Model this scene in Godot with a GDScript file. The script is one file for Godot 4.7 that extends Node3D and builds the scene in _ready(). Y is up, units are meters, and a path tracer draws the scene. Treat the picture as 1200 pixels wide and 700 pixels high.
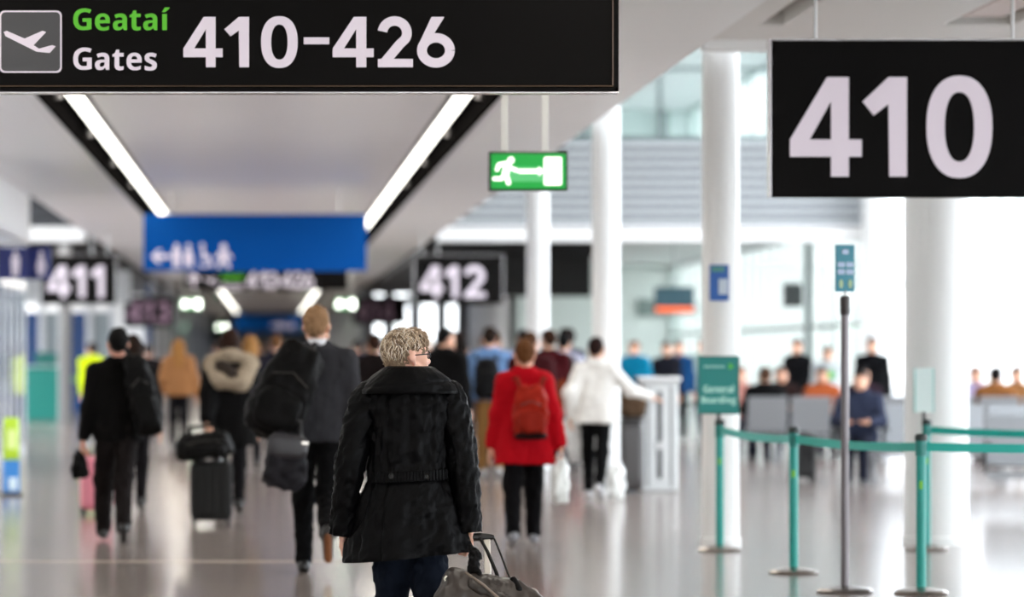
extends Node3D

# Departures pier of an airport, seen through a long lens. Metres, y up, the pier runs along -z.
const CAM_H := 1.49
var names := {}
var mats := {}
var fonts := {}
var cache := {}
var rng := RandomNumberGenerator.new()
var wrinkle := FastNoiseLite.new()


func _ready() -> void:
	rng.seed = 41
	wrinkle.seed = 7
	wrinkle.frequency = 1.0
	wrinkle.fractal_octaves = 2
	# camera: a long lens with a wide aperture, focused on the woman in the black coat
	var cam := Camera3D.new()
	cam.name = "camera"
	add_child(cam)
	var lens := CameraAttributesPhysical.new()
	lens.frustum_near = 0.5
	lens.frustum_far = 900.0
	lens.frustum_focal_length = 200.0
	lens.frustum_focus_distance = 18.0
	lens.exposure_aperture = 3.0
	cam.attributes = lens
	cam.projection = Camera3D.PROJECTION_FRUSTUM
	cam.near = 0.5
	cam.far = 900.0
	cam.size = 0.5 * 700.0 / 4500.0
	cam.frustum_offset = Vector2(0.5 * 285.0 / 4500.0, 0.5 * 66.0 / 4500.0)
	cam.position = Vector3(0, CAM_H, 0)
	cam.current = true
	# overcast daylight
	var sky := ProceduralSkyMaterial.new()
	sky.sky_top_color = Color(0.93, 0.96, 1.0)
	sky.sky_horizon_color = Color(0.97, 0.99, 1.0)
	sky.ground_bottom_color = Color(0.8, 0.8, 0.8)
	sky.ground_horizon_color = Color(0.9, 0.9, 0.9)
	sky.sky_energy_multiplier = 1.0
	var env := Environment.new()
	env.background_mode = Environment.BG_SKY
	env.sky = Sky.new()
	env.sky.sky_material = sky
	env.background_energy_multiplier = 3.4
	env.tonemap_mode = Environment.TONE_MAPPER_LINEAR
	env.tonemap_exposure = 2.75
	env.sdfgi_enabled = true
	env.ssao_enabled = true
	env.ssil_enabled = true
	var we := WorldEnvironment.new()
	we.name = "environment"
	we.environment = env
	add_child(we)

	shell()
	lights_and_ceiling()
	columns()
	signs()
	lounge()
	barriers()
	luggage()
	crowd()
	woman()


# ------------------------------------------------------------------ naming
func numbered(called: String) -> String:
	var n: int = names.get(called, 0)
	names[called] = n + 1
	return called if n == 0 else "%s_%03d" % [called, n]


func thing(called: String, label: String, category: String, at := Vector3.ZERO, turn := 0.0, group := "") -> Node3D:
	var o := Node3D.new()
	o.name = numbered(called)
	add_child(o)
	o.position = at
	o.rotation.y = turn
	o.set_meta("label", label)
	o.set_meta("category", category)
	if group:
		o.set_meta("group", group)
	return o


func part(called: String, mesh: Mesh, m: Material, parent: Node, xf := Transform3D()) -> MeshInstance3D:
	var o := MeshInstance3D.new()
	o.name = called if parent != self else numbered(called)
	o.mesh = mesh
	o.material_override = m
	o.transform = xf
	parent.add_child(o, true)
	return o


func struct(called: String, mesh: Mesh, m: Material) -> MeshInstance3D:
	var o := part(called, mesh, m, self)
	o.set_meta("kind", "structure")
	return o


func tag(o: Node, label: String, category: String, group := "") -> void:
	o.set_meta("label", label)
	o.set_meta("category", category)
	if group:
		o.set_meta("group", group)


# ------------------------------------------------------------------ materials
func mat(c: Color, rough := 0.6, metal := 0.0, key := "") -> StandardMaterial3D:
	var id := "%s_%.2f_%.2f_%s" % [c.to_html(), rough, metal, key]
	if mats.has(id):
		return mats[id]
	var m := StandardMaterial3D.new()
	m.albedo_color = c
	m.roughness = rough
	m.metallic = metal
	mats[id] = m
	return m


func noise_tex(id: String, freq: float, a: Color, b: Color, size := 512, octaves := 4, normal := false, kind := FastNoiseLite.TYPE_SIMPLEX_SMOOTH) -> NoiseTexture2D:
	if cache.has(id):
		return cache[id]
	var n := FastNoiseLite.new()
	n.noise_type = kind
	n.frequency = freq
	n.fractal_octaves = octaves
	n.seed = id.hash() % 1000
	var t := NoiseTexture2D.new()
	t.width = size
	t.height = size
	t.seamless = true
	t.noise = n
	if normal:
		t.as_normal_map = true
		t.bump_strength = 4.0
	else:
		var g := Gradient.new()
		g.set_color(0, a)
		g.set_color(1, b)
		t.color_ramp = g
	cache[id] = t
	return t


func cloth(c: Color, rough := 0.85, sheen := 0.0) -> StandardMaterial3D:
	var m := mat(c, rough, 0.0, "cloth%.2f" % sheen)
	if not m.normal_enabled:
		m.rim_enabled = sheen > 0.0
		m.rim = sheen
		m.rim_tint = 0.9
		m.metallic_specular = 0.22
		m.normal_enabled = true
		m.normal_texture = noise_tex("weave", 0.05, Color.BLACK, Color.WHITE, 256, 3, true)
		m.normal_scale = 0.35
		m.uv1_triplanar = true
		m.uv1_scale = Vector3(7, 7, 7)
	return m


func skin(tone := Color(0.86, 0.66, 0.55)) -> StandardMaterial3D:
	var m := mat(tone, 0.5, 0.0, "skin")
	m.subsurf_scatter_enabled = true
	m.subsurf_scatter_strength = 0.1
	return m


func glow(c: Color, e: float) -> StandardMaterial3D:
	var m := mat(c, 0.5, 0.0, "glow%.2f" % e)
	m.emission_enabled = true
	m.emission = c
	m.emission_energy_multiplier = e
	return m


func glass(c := Color(0.92, 0.97, 0.97, 0.08)) -> StandardMaterial3D:
	var m := mat(c, 0.04, 0.0, "glass%.2f" % c.a)
	m.transparency = BaseMaterial3D.TRANSPARENCY_ALPHA
	return m


# ------------------------------------------------------------------ shapes
func begin() -> SurfaceTool:
	var st := SurfaceTool.new()
	st.begin(Mesh.PRIMITIVE_TRIANGLES)
	return st


func done(st: SurfaceTool) -> ArrayMesh:
	st.generate_normals()
	return st.commit()


func tri(st: SurfaceTool, a: Vector3, b: Vector3, c: Vector3, out: Vector3) -> void:
	# wound clockwise as seen from the side that "out" points to
	if (b - a).cross(c - a).dot(out) > 0.0:
		st.add_vertex(a); st.add_vertex(c); st.add_vertex(b)
	else:
		st.add_vertex(a); st.add_vertex(b); st.add_vertex(c)


func quad(st: SurfaceTool, a: Vector3, b: Vector3, c: Vector3, d: Vector3, out: Vector3) -> void:
	tri(st, a, b, c, out)
	tri(st, a, c, d, out)


# a box with chamfered edges
func add_box(st: SurfaceTool, c: Vector3, size: Vector3, r := 0.0, xf := Transform3D()) -> void:
	var h := size * 0.5
	r = minf(r, minf(h.x, minf(h.y, h.z)) * 0.9)
	st.set_smooth_group(0xFFFFFFFF)
	var p := func(s: Vector3, axis: int) -> Vector3:
		var v := Vector3(s.x * (h.x - r), s.y * (h.y - r), s.z * (h.z - r))
		v[axis] = s[axis] * h[axis]
		return xf * (c + v)
	var b := xf.basis
	for axis in 3:
		var u := (axis + 1) % 3
		var w := (axis + 2) % 3
		for sg in [-1.0, 1.0]:
			var n := Vector3.ZERO
			n[axis] = sg
			var q: Array[Vector3] = []
			for k in [[-1.0, -1.0], [1.0, -1.0], [1.0, 1.0], [-1.0, 1.0]]:
				var s := Vector3.ZERO
				s[axis] = sg
				s[u] = k[0]
				s[w] = k[1]
				q.append(p.call(s, axis))
			quad(st, q[0], q[1], q[2], q[3], b * n)
	if r <= 0.0:
		return
	for axis in 3:
		var u := (axis + 1) % 3
		var w := (axis + 2) % 3
		for su in [-1.0, 1.0]:
			for sw in [-1.0, 1.0]:
				var s0 := Vector3.ZERO
				s0[u] = su
				s0[w] = sw
				s0[axis] = -1.0
				var s1 := s0
				s1[axis] = 1.0
				var n := Vector3.ZERO
				n[u] = su
				n[w] = sw
				quad(st, p.call(s0, u), p.call(s1, u), p.call(s1, w), p.call(s0, w), b * n)
	for sx in [-1.0, 1.0]:
		for sy in [-1.0, 1.0]:
			for sz in [-1.0, 1.0]:
				var s := Vector3(sx, sy, sz)
				tri(st, p.call(s, 0), p.call(s, 1), p.call(s, 2), b * s)


func box(c: Vector3, size: Vector3, r := 0.0) -> ArrayMesh:
	var st := begin()
	add_box(st, c, size, r)
	return done(st)


func box_span(lo: Vector3, hi: Vector3, r := 0.0) -> ArrayMesh:
	return box((lo + hi) * 0.5, (hi - lo).abs(), r)


func add_tube(st: SurfaceTool, pts: Array, radii: Array, segs := 10, flat := 1.0) -> void:
	st.set_smooth_group(0)
	var rings: Array = []
	var side := Vector3.RIGHT
	for i in pts.size():
		var p: Vector3 = pts[i]
		var d: Vector3 = (pts[mini(i + 1, pts.size() - 1)] - pts[maxi(i - 1, 0)]).normalized()
		if i == 0 and absf(d.dot(side)) > 0.9:
			side = Vector3.FORWARD
		side = (side - d * d.dot(side)).normalized()
		var up := d.cross(side)
		var r: float = radii[mini(i, radii.size() - 1)]
		var ring: Array[Vector3] = []
		for k in segs:
			var a := TAU * k / segs
			ring.append(p + side * cos(a) * r + up * sin(a) * r * flat)
		rings.append(ring)
	for i in rings.size() - 1:
		for k in segs:
			var j := (k + 1) % segs
			var mid: Vector3 = (pts[i] + pts[i + 1]) * 0.5
			quad(st, rings[i][k], rings[i][j], rings[i + 1][j], rings[i + 1][k], (rings[i][k] + rings[i + 1][j]) * 0.5 - mid)
	st.set_smooth_group(1)
	for e in [0, pts.size() - 1]:
		var o: Vector3 = pts[0] - pts[1] if e == 0 else pts[e] - pts[e - 1]
		for k in segs:
			tri(st, pts[e], rings[e][k], rings[e][(k + 1) % segs], o)


func tube(pts: Array, radii: Array, segs := 10, flat := 1.0) -> ArrayMesh:
	var st := begin()
	add_tube(st, pts, radii, segs, flat)
	return done(st)


# a profile of (radius, height) turned round the y axis
func add_lathe(st: SurfaceTool, prof: Array, segs := 24, at := Vector3.ZERO, smooth := false) -> void:
	for i in prof.size() - 1:
		st.set_smooth_group(0 if smooth else i % 30)
		var a: Vector2 = prof[i]
		var b: Vector2 = prof[i + 1]
		for k in segs:
			var t0 := TAU * k / segs
			var t1 := TAU * (k + 1) / segs
			var d0 := Vector3(cos(t0), 0, sin(t0))
			var d1 := Vector3(cos(t1), 0, sin(t1))
			var n := (d0 + d1).normalized() * (b.y - a.y) + Vector3.UP * (a.x - b.x)
			if a.x > 0.0001 and b.x > 0.0001:
				quad(st, at + d0 * a.x + Vector3.UP * a.y, at + d1 * a.x + Vector3.UP * a.y, at + d1 * b.x + Vector3.UP * b.y, at + d0 * b.x + Vector3.UP * b.y, n)
			elif b.x > 0.0001:
				tri(st, at + Vector3.UP * a.y, at + d1 * b.x + Vector3.UP * b.y, at + d0 * b.x + Vector3.UP * b.y, n)
			elif a.x > 0.0001:
				tri(st, at + d0 * a.x + Vector3.UP * a.y, at + d1 * a.x + Vector3.UP * a.y, at + Vector3.UP * b.y, n)


func lathe(prof: Array, segs := 24, at := Vector3.ZERO, smooth := false) -> ArrayMesh:
	var st := begin()
	add_lathe(st, prof, segs, at, smooth)
	return done(st)


# a flat outline in x and y, extruded from z0 (back) to z1 (front)
func add_plate(st: SurfaceTool, poly: PackedVector2Array, z0: float, z1: float, xf := Transform3D()) -> void:
	st.set_smooth_group(0xFFFFFFFF)
	var idx := Geometry2D.triangulate_polygon(poly)
	for i in range(0, idx.size(), 3):
		for z in [z0, z1]:
			var o: Vector3 = xf.basis * Vector3(0, 0, -1 if z == z0 else 1)
			tri(st, xf * Vector3(poly[idx[i]].x, poly[idx[i]].y, z), xf * Vector3(poly[idx[i + 1]].x, poly[idx[i + 1]].y, z), xf * Vector3(poly[idx[i + 2]].x, poly[idx[i + 2]].y, z), o)
	var turn := -1.0 if Geometry2D.is_polygon_clockwise(poly) else 1.0
	for i in poly.size():
		var a := poly[i]
		var b := poly[(i + 1) % poly.size()]
		var e := b - a
		quad(st, xf * Vector3(a.x, a.y, z0), xf * Vector3(b.x, b.y, z0), xf * Vector3(b.x, b.y, z1), xf * Vector3(a.x, a.y, z1), xf.basis * Vector3(e.y, -e.x, 0) * turn)


func disc(c: Vector2, r: float, ry := -1.0, n := 20) -> PackedVector2Array:
	var p := PackedVector2Array()
	for i in n:
		p.append(c + Vector2(cos(TAU * i / n) * r, sin(TAU * i / n) * (r if ry < 0 else ry)))
	return p


func round_rect(c: Vector2, size: Vector2, r: float) -> PackedVector2Array:
	var p := PackedVector2Array()
	for q in 4:
		var o := Vector2([1, -1, -1, 1][q] * (size.x * 0.5 - r), [1, 1, -1, -1][q] * (size.y * 0.5 - r))
		for i in 5:
			var a := PI * 0.5 * (q + i / 4.0)
			p.append(c + o + Vector2(cos(a), sin(a)) * r)
	return p


# a thick stroke with round ends
func stroke(a: Vector2, b: Vector2, r: float) -> PackedVector2Array:
	var p := PackedVector2Array()
	var t := (b - a).angle()
	for i in 9:
		p.append(b + Vector2.from_angle(t - PI / 2 + PI * i / 8) * r)
	for i in 9:
		p.append(a + Vector2.from_angle(t + PI / 2 + PI * i / 8) * r)
	return p


# a soft box: a cube blown out towards an ellipsoid; e is how boxy (2 = ellipsoid, 8 = crisp)
func soft_box(size: Vector3, e := 5.0, n := 10, wob := 0.0, taper := 0.0, seed_at := 0.0) -> ArrayMesh:
	var st := begin()
	st.set_smooth_group(0)
	var f := func(v: Vector3) -> Vector3:
		var l := pow(pow(absf(v.x), e) + pow(absf(v.y), e) + pow(absf(v.z), e), 1.0 / e)
		var q := v / l
		var p := q * size * 0.5
		p.x *= 1.0 - taper * (q.y * 0.5 + 0.5)
		p.z *= 1.0 - taper * 0.6 * (q.y * 0.5 + 0.5)
		return p + q * wob * wrinkle.get_noise_3d(p.x * 9 + seed_at, p.y * 9, p.z * 9)
	for axis in 3:
		var u := (axis + 1) % 3
		var w := (axis + 2) % 3
		for sg in [-1.0, 1.0]:
			for i in n:
				for j in n:
					var q: Array[Vector3] = []
					for k in [[0, 0], [1, 0], [1, 1], [0, 1]]:
						var v := Vector3.ZERO
						v[axis] = sg
						v[u] = tan((2.0 * (i + k[0]) / n - 1.0) * PI / 4)
						v[w] = tan((2.0 * (j + k[1]) / n - 1.0) * PI / 4)
						q.append(f.call(v))
					quad(st, q[0], q[1], q[2], q[3], (q[0] + q[2]))
	return done(st)


# rings given as [centre, half width, half depth]; exponent e; disp(angle, row) pushes the surface out
func loft(rings: Array, segs: int, e: float, disp: Callable, closed_ends := true) -> ArrayMesh:
	var st := begin()
	st.set_smooth_group(0)
	var rows: Array = []
	for i in rings.size():
		var c: Vector3 = rings[i][0]
		var row: Array[Vector3] = []
		for k in segs:
			var t := TAU * k / segs
			var cx := signf(cos(t)) * pow(absf(cos(t)), 2.0 / e)
			var cz := signf(sin(t)) * pow(absf(sin(t)), 2.0 / e)
			var d: float = disp.call(t, float(i) / (rings.size() - 1), c.y)
			var tilt: float = rings[i][4] if rings[i].size() > 4 else 0.0
			row.append(c + Vector3(cx * (rings[i][1] + d), tilt * cx * rings[i][1], cz * (rings[i][2] + d)))
		rows.append(row)
	for i in rows.size() - 1:
		var c: Vector3 = (rings[i][0] + rings[i + 1][0]) * 0.5
		var dr: Vector3 = Vector3.UP * ((rings[i][1] - rings[i + 1][1]) * signf(rings[i + 1][0].y - rings[i][0].y))
		var flip: float = rings[i][3] if rings[i].size() > 3 else 1.0
		for k in segs:
			var j := (k + 1) % segs
			var mid: Vector3 = (rows[i][k] + rows[i + 1][j]) * 0.5 - c
			quad(st, rows[i][k], rows[i][j], rows[i + 1][j], rows[i + 1][k], (Vector3(mid.x, 0, mid.z) * 0.5 + dr) * flip)
	if closed_ends:
		for en in [0, rows.size() - 1]:
			var up: Vector3 = Vector3.UP * ((rings[0][0].y - rings[1][0].y) if en == 0 else (rings[en][0].y - rings[en - 1][0].y))
			for k in segs:
				tri(st, rings[en][0], rows[en][k], rows[en][(k + 1) % segs], up)
	return done(st)


# lettering: one glyph or word fitted into a box (x0, y0) - (x1, y1), standing on the z = 0 plane and t deep
func add_text(st: SurfaceTool, text: String, x0: float, y0: float, x1: float, y1: float, t := 0.01, weight := 700, xf := Transform3D()) -> void:
	var key := "%s_%d" % [text, weight]
	if not cache.has(key):
		if not fonts.has(weight):
			var f := SystemFont.new()
			f.font_names = PackedStringArray(["Droid Sans"])
			f.font_weight = weight
			fonts[weight] = f
		var tm := TextMesh.new()
		tm.text = text
		tm.font = fonts[weight]
		tm.font_size = 64
		tm.pixel_size = 0.01
		tm.depth = 0.1
		tm.curve_step = 1.0
		cache[key] = tm
	var m: TextMesh = cache[key]
	var bb := m.get_aabb()
	var s := Vector3((x1 - x0) / bb.size.x, (y1 - y0) / bb.size.y, t / 0.1)
	var p := Vector3(x0 - bb.position.x * s.x, y0 - bb.position.y * s.y, -bb.position.z * s.z)
	st.append_from(m, 0, xf * Transform3D(Basis.from_scale(s), p))


# the airport's numerals, drawn in a box 1 high; each returns outlines as quads or polygons
func ribbon(st: SurfaceTool, pts: Array, w: float, map: Callable, t: float) -> void:
	for i in pts.size() - 1:
		var quad_pts := PackedVector2Array()
		for e in [[i, 1.0], [i + 1, 1.0], [i + 1, -1.0], [i, -1.0]]:
			var d: Vector2 = (pts[mini(e[0] + 1, pts.size() - 1)] - pts[maxi(e[0] - 1, 0)]).normalized()
			quad_pts.append(map.call(pts[e[0]] + d.orthogonal() * w * 0.5 * e[1]))
		add_plate(st, quad_pts, 0, t)


func arc(c: Vector2, rx: float, ry: float, a0: float, a1: float, n := 20) -> Array:
	var p: Array = []
	for i in n + 1:
		var a := deg_to_rad(lerpf(a0, a1, float(i) / n))
		p.append(c + Vector2(cos(a) * rx, sin(a) * ry))
	return p


func numeral(st: SurfaceTool, ch: String, x0: float, y0: float, x1: float, y1: float, t: float) -> void:
	var wide: float = {"0": 0.66, "1": 0.48, "2": 0.67, "3": 0.66, "4": 0.75, "6": 0.71}[ch]
	var map := func(p: Vector2) -> Vector2: return Vector2(lerpf(x0, x1, p.x / wide), lerpf(y0, y1, p.y))
	var poly := func(list: Array) -> void:
		var p := PackedVector2Array()
		for i in range(0, list.size(), 2):
			p.append(map.call(Vector2(list[i], list[i + 1])))
		add_plate(st, p, 0, t)
	match ch:
		"4":
			poly.call([0.43, 0.0, 0.615, 0.0, 0.615, 1.0, 0.43, 1.0])
			poly.call([0.0, 0.2, 0.43, 0.2, 0.43, 0.373, 0.0, 0.373])
			poly.call([0.615, 0.2, 0.75, 0.2, 0.75, 0.373, 0.615, 0.373])
			poly.call([0.0, 0.373, 0.206, 0.373, 0.43, 0.76, 0.43, 1.0, 0.387, 1.0])
		"1":
			poly.call([0.29, 0.0, 0.48, 0.0, 0.48, 1.0, 0.28, 1.0, 0.28, 0.73])
			poly.call([0.0, 0.755, 0.12, 0.615, 0.28, 0.73, 0.28, 1.0])
		"0":
			var o: Array = []
			for i in 41:
				var a := TAU * i / 40
				var cx := signf(cos(a)) * pow(absf(cos(a)), 0.88)
				var cy := signf(sin(a)) * pow(absf(sin(a)), 0.88)
				o.append([Vector2(0.33 + cx * 0.33, 0.5 + cy * 0.515), Vector2(0.33 + cx * 0.148, 0.5 + cy * 0.35)])
			for i in 40:
				add_plate(st, PackedVector2Array([map.call(o[i][0]), map.call(o[i + 1][0]), map.call(o[i + 1][1]), map.call(o[i][1])]), 0, t)
		"2":
			poly.call([0.0, 0.0, 0.67, 0.0, 0.67, 0.165, 0.0, 0.165])
			ribbon(st, arc(Vector2(0.32, 0.68), 0.235, 0.24, 172, -30, 20) + [Vector2(0.42, 0.46), Vector2(0.13, 0.1)], 0.185, map, t * 0.9)
		"3":
			ribbon(st, arc(Vector2(0.3, 0.71), 0.23, 0.205, 165, -90, 18), 0.175, map, t)
			ribbon(st, arc(Vector2(0.3, 0.295), 0.265, 0.215, 90, -165, 18), 0.18, map, t * 0.9)
		"6":
			ribbon(st, arc(Vector2(0.355, 0.335), 0.265, 0.25, 0, 360, 32), 0.185, map, t * 0.9)
			poly.call([0.27, 1.0, 0.515, 1.0, 0.25, 0.55, 0.03, 0.46])


func digits(text: String, spans: Array, y0: float, y1: float, t := 0.01) -> ArrayMesh:
	var st := begin()
	for i in text.length():
		numeral(st, text[i], spans[i][0], y0, spans[i][1], y1, t)
	return done(st)


# ------------------------------------------------------------------ bodies: tapered capsules joined smoothly, meshed as surface nets
# a bone is [from, to, radius at from, radius at to, scale of space (z > 1 flattens front to back)]
func nets(bones: Array, cell: float, k := 0.018, amp := 0.0, freq := 9.0, off := 0.0) -> ArrayMesh:
	var lo := Vector3(1e9, 1e9, 1e9)
	var hi := -lo
	for b in bones:
		var r: float = maxf(absf(b[2]), absf(b[3])) + k * 2.0
		var a0: Vector3 = b[0]
		var b0: Vector3 = b[1]
		lo = lo.min(a0.min(b0) - Vector3.ONE * r)
		hi = hi.max(a0.max(b0) + Vector3.ONE * r)
	lo -= Vector3.ONE * cell * 2.0
	hi += Vector3.ONE * cell * 2.0
	var nx := int((hi.x - lo.x) / cell) + 2
	var ny := int((hi.y - lo.y) / cell) + 2
	var nz := int((hi.z - lo.z) / cell) + 2
	var f := PackedFloat32Array()
	f.resize(nx * ny * nz)
	var lim := k * 4.0
	var ik := 1.0 / k
	for b in bones:
		var sv: Vector3 = b[4] if b.size() > 4 else Vector3.ONE
		var a0: Vector3 = b[0]
		var b0: Vector3 = b[1]
		var ra: float = b[2]
		var dr: float = b[3] - b[2]
		var sa := a0 * sv
		var ab := (b0 - a0) * sv
		var l2 := ab.length_squared()
		var inv := 1.0 / l2 if l2 > 1e-9 else 0.0
		var r := maxf(absf(b[2]), absf(b[3])) + lim
		var e := Vector3(r / sv.x, r / sv.y, r / sv.z)
		var cut: float = b[5] if b.size() > 5 else -1e9
		var p0 := (a0.min(b0) - e - lo) / cell
		var p1 := (a0.max(b0) + e - lo) / cell
		var x0 := maxi(0, int(p0.x))
		var x1 := mini(nx - 1, int(p1.x) + 1)
		for z in range(maxi(0, int(p0.z)), mini(nz - 1, int(p1.z) + 1) + 1):
			for y in range(maxi(0, int(p0.y)), mini(ny - 1, int(p1.y) + 1) + 1):
				if lo.y + y * cell < cut:
					continue
				var base := (z * ny + y) * nx
				var q := Vector3((lo.x + x0 * cell) * sv.x, (lo.y + y * cell) * sv.y, (lo.z + z * cell) * sv.z) - sa
				var step := cell * sv.x
				for x in range(x0, x1 + 1):
					var t := clampf(q.dot(ab) * inv, 0.0, 1.0)
					var d := (q - ab * t).length() - ra - dr * t
					if d < lim:
						f[base + x] += exp(minf(-d * ik, 20.0))
					q.x += step
	var idx := PackedInt32Array()
	idx.resize(nx * ny * nz)
	idx.fill(-1)
	var vs := PackedVector3Array()
	var ind := PackedInt32Array()
	var sx := 1
	var sy := nx
	var sz := nx * ny
	var offs := PackedInt32Array([0, sx, sy, sx + sy, sz, sx + sz, sy + sz, sx + sy + sz])
	for z in nz - 1:
		for y in ny - 1:
			var i := (z * ny + y) * nx
			for x in nx - 1:
				var c0 := f[i] > 1.0
				if (f[i + sx] > 1.0) == c0 and (f[i + sy] > 1.0) == c0 and (f[i + sz] > 1.0) == c0 and (f[i + sx + sy] > 1.0) == c0 and (f[i + sx + sz] > 1.0) == c0 and (f[i + sy + sz] > 1.0) == c0 and (f[i + sx + sy + sz] > 1.0) == c0:
					i += 1
					continue
				var acc := Vector3.ZERO
				var n := 0
				for c in 8:
					var g := log(maxf(f[i + offs[c]], 1e-5))
					var bx := float(c & 1)
					var by := float((c >> 1) & 1)
					var bz := float(c >> 2)
					for ax in 3:
						if c & (1 << ax):
							continue
						var h := log(maxf(f[i + offs[c | (1 << ax)]], 1e-5))
						if (g > 0.0) != (h > 0.0):
							var v := Vector3(bx, by, bz)
							v[ax] = g / (g - h)
							acc += v
							n += 1
				idx[i] = vs.size()
				vs.append(lo + (Vector3(x, y, z) + acc / maxi(n, 1)) * cell)
				if x > 0 and y > 0 and z > 0:
					for ax in 3:
						var st: int = [sx, sy, sz][ax]
						if (f[i + st] > 1.0) == c0:
							continue
						var u: int = [sy, sz, sx][ax]
						var w: int = [sz, sx, sy][ax]
						var q0 := idx[i - u - w]
						var q1 := idx[i - w]
						var q2 := idx[i]
						var q3 := idx[i - u]
						if q0 < 0 or q1 < 0 or q3 < 0:
							continue
						if c0:
							ind.append_array(PackedInt32Array([q0, q2, q1, q0, q3, q2]))
						else:
							ind.append_array(PackedInt32Array([q0, q1, q2, q0, q2, q3]))
				i += 1
	var ns := normals_of(vs, ind)
	if amp > 0.0:
		for i in vs.size():
			var p := vs[i]
			vs[i] = p + ns[i] * amp * (wrinkle.get_noise_3d(p.x * freq * 1.4 + off, p.y * freq, p.z * freq * 1.4) + 0.5 * wrinkle.get_noise_3d(p.x * freq * 3.5, p.y * freq * 2.5 + off, p.z * freq * 3.5))
		ns = normals_of(vs, ind)
	var arr := []
	arr.resize(Mesh.ARRAY_MAX)
	arr[Mesh.ARRAY_VERTEX] = vs
	arr[Mesh.ARRAY_NORMAL] = ns
	arr[Mesh.ARRAY_INDEX] = ind
	var m := ArrayMesh.new()
	m.add_surface_from_arrays(Mesh.PRIMITIVE_TRIANGLES, arr)
	return m


func normals_of(vs: PackedVector3Array, ind: PackedInt32Array) -> PackedVector3Array:
	var ns := PackedVector3Array()
	ns.resize(vs.size())
	for i in range(0, ind.size(), 3):
		var n := (vs[ind[i + 2]] - vs[ind[i]]).cross(vs[ind[i + 1]] - vs[ind[i]])
		ns[ind[i]] += n
		ns[ind[i + 1]] += n
		ns[ind[i + 2]] += n
	for i in ns.size():
		ns[i] = ns[i].normalized()
	return ns


# a head looking along -z; its origin is where the head sits on the neck
func head_mesh(fine := false) -> ArrayMesh:
	var key := "head%s" % fine
	if not cache.has(key):
		var b := [
			[Vector3(0, .112, .03), Vector3(0, .115, -.02), .092, .088, Vector3(1.16, 1, 1)],
			[Vector3(0, .06, -.04), Vector3(0, .015, -.052), .058, .045, Vector3(1.0, 1, 1)],
			[Vector3(0, -.008, -.074), Vector3(0, -.004, -.08), .022, .018],
			[Vector3(0, .085, -.098), Vector3(0, .046, -.118), .009, .014],
			[Vector3(-.012, .044, -.104), Vector3(.012, .044, -.104), .010, .010],
			[Vector3(-.034, .1, -.086), Vector3(.034, .1, -.086), .013, .013],
			[Vector3(-.016, .017, -.094), Vector3(.016, .017, -.094), .009, .009],
			[Vector3(-.012, .006, -.092), Vector3(.012, .006, -.092), .009, .009],
			[Vector3(-.04, .05, -.066), Vector3(-.036, .045, -.07), .028, .026],
			[Vector3(.04, .05, -.066), Vector3(.036, .045, -.07), .028, .026],
			[Vector3(-.055, .02, -.015), Vector3(-.035, -.002, -.06), .026, .022],
			[Vector3(.055, .02, -.015), Vector3(.035, -.002, -.06), .026, .022],
			[Vector3(0, -.1, .028), Vector3(0, .04, .012), .058, .056],
		]
		for s in [-1.0, 1.0]:
			b.append([Vector3(s * .083, .088, .012), Vector3(s * .087, .075, .018), .017, .015, Vector3(1.7, 1, 1)])
			b.append([Vector3(s * .083, .07, .012), Vector3(s * .079, .05, .004), .012, .009, Vector3(1.4, 1, 1)])
		cache[key] = nets(b, 0.0045 if fine else 0.008, 0.007)
	return cache[key]


# a right or left hand hanging from the wrist along -y, thumb forward (-z); curl in degrees per joint
func hand_mesh(side: float, curl: float) -> ArrayMesh:
	var key := "hand%.0f_%.0f" % [side, curl]
	if not cache.has(key):
		var b := [[Vector3(0, .02, 0), Vector3(0, -.02, 0), .027, .026, Vector3(1.25, 1, 1)]]
		var len := [0.038, 0.043, 0.04, 0.031]
		for i in 4:
			var z := -.03 + .02 * i
			var kn := Vector3(0, -.088 + absf(i - 1.2) * .005, z)
			b.append([Vector3(0, -.02, z * .6), kn, .0135, .0115])
			var p := kn
			for j in 3:
				var a := deg_to_rad(curl * (j + 0.7))
				var l: float = len[i] * [1.0, .68, .52][j]
				var q := p + Vector3(-side * sin(a), -cos(a), 0) * l + Vector3(0, 0, z * .04)
				b.append([p, q, .0096 - .0008 * j, .009 - .0009 * j])
				p = q
		var t0 := Vector3(-side * .008, -.02, -.024)
		var t1 := t0 + Vector3(-side * .016, -.034, -.026)
		var t2 := t1 + Vector3(-side * (.008 + curl * .0003), -.03, -.008 + curl * .0002)
		b.append([t0, t1, .015, .0115])
		b.append([t1, t2, .0112, .0095])
		b.append([t2, t2 + Vector3(-side * .006, -.022, .004), .0095, .0078])
		cache[key] = nets(b, 0.0042, 0.0028)
	return cache[key]


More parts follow.
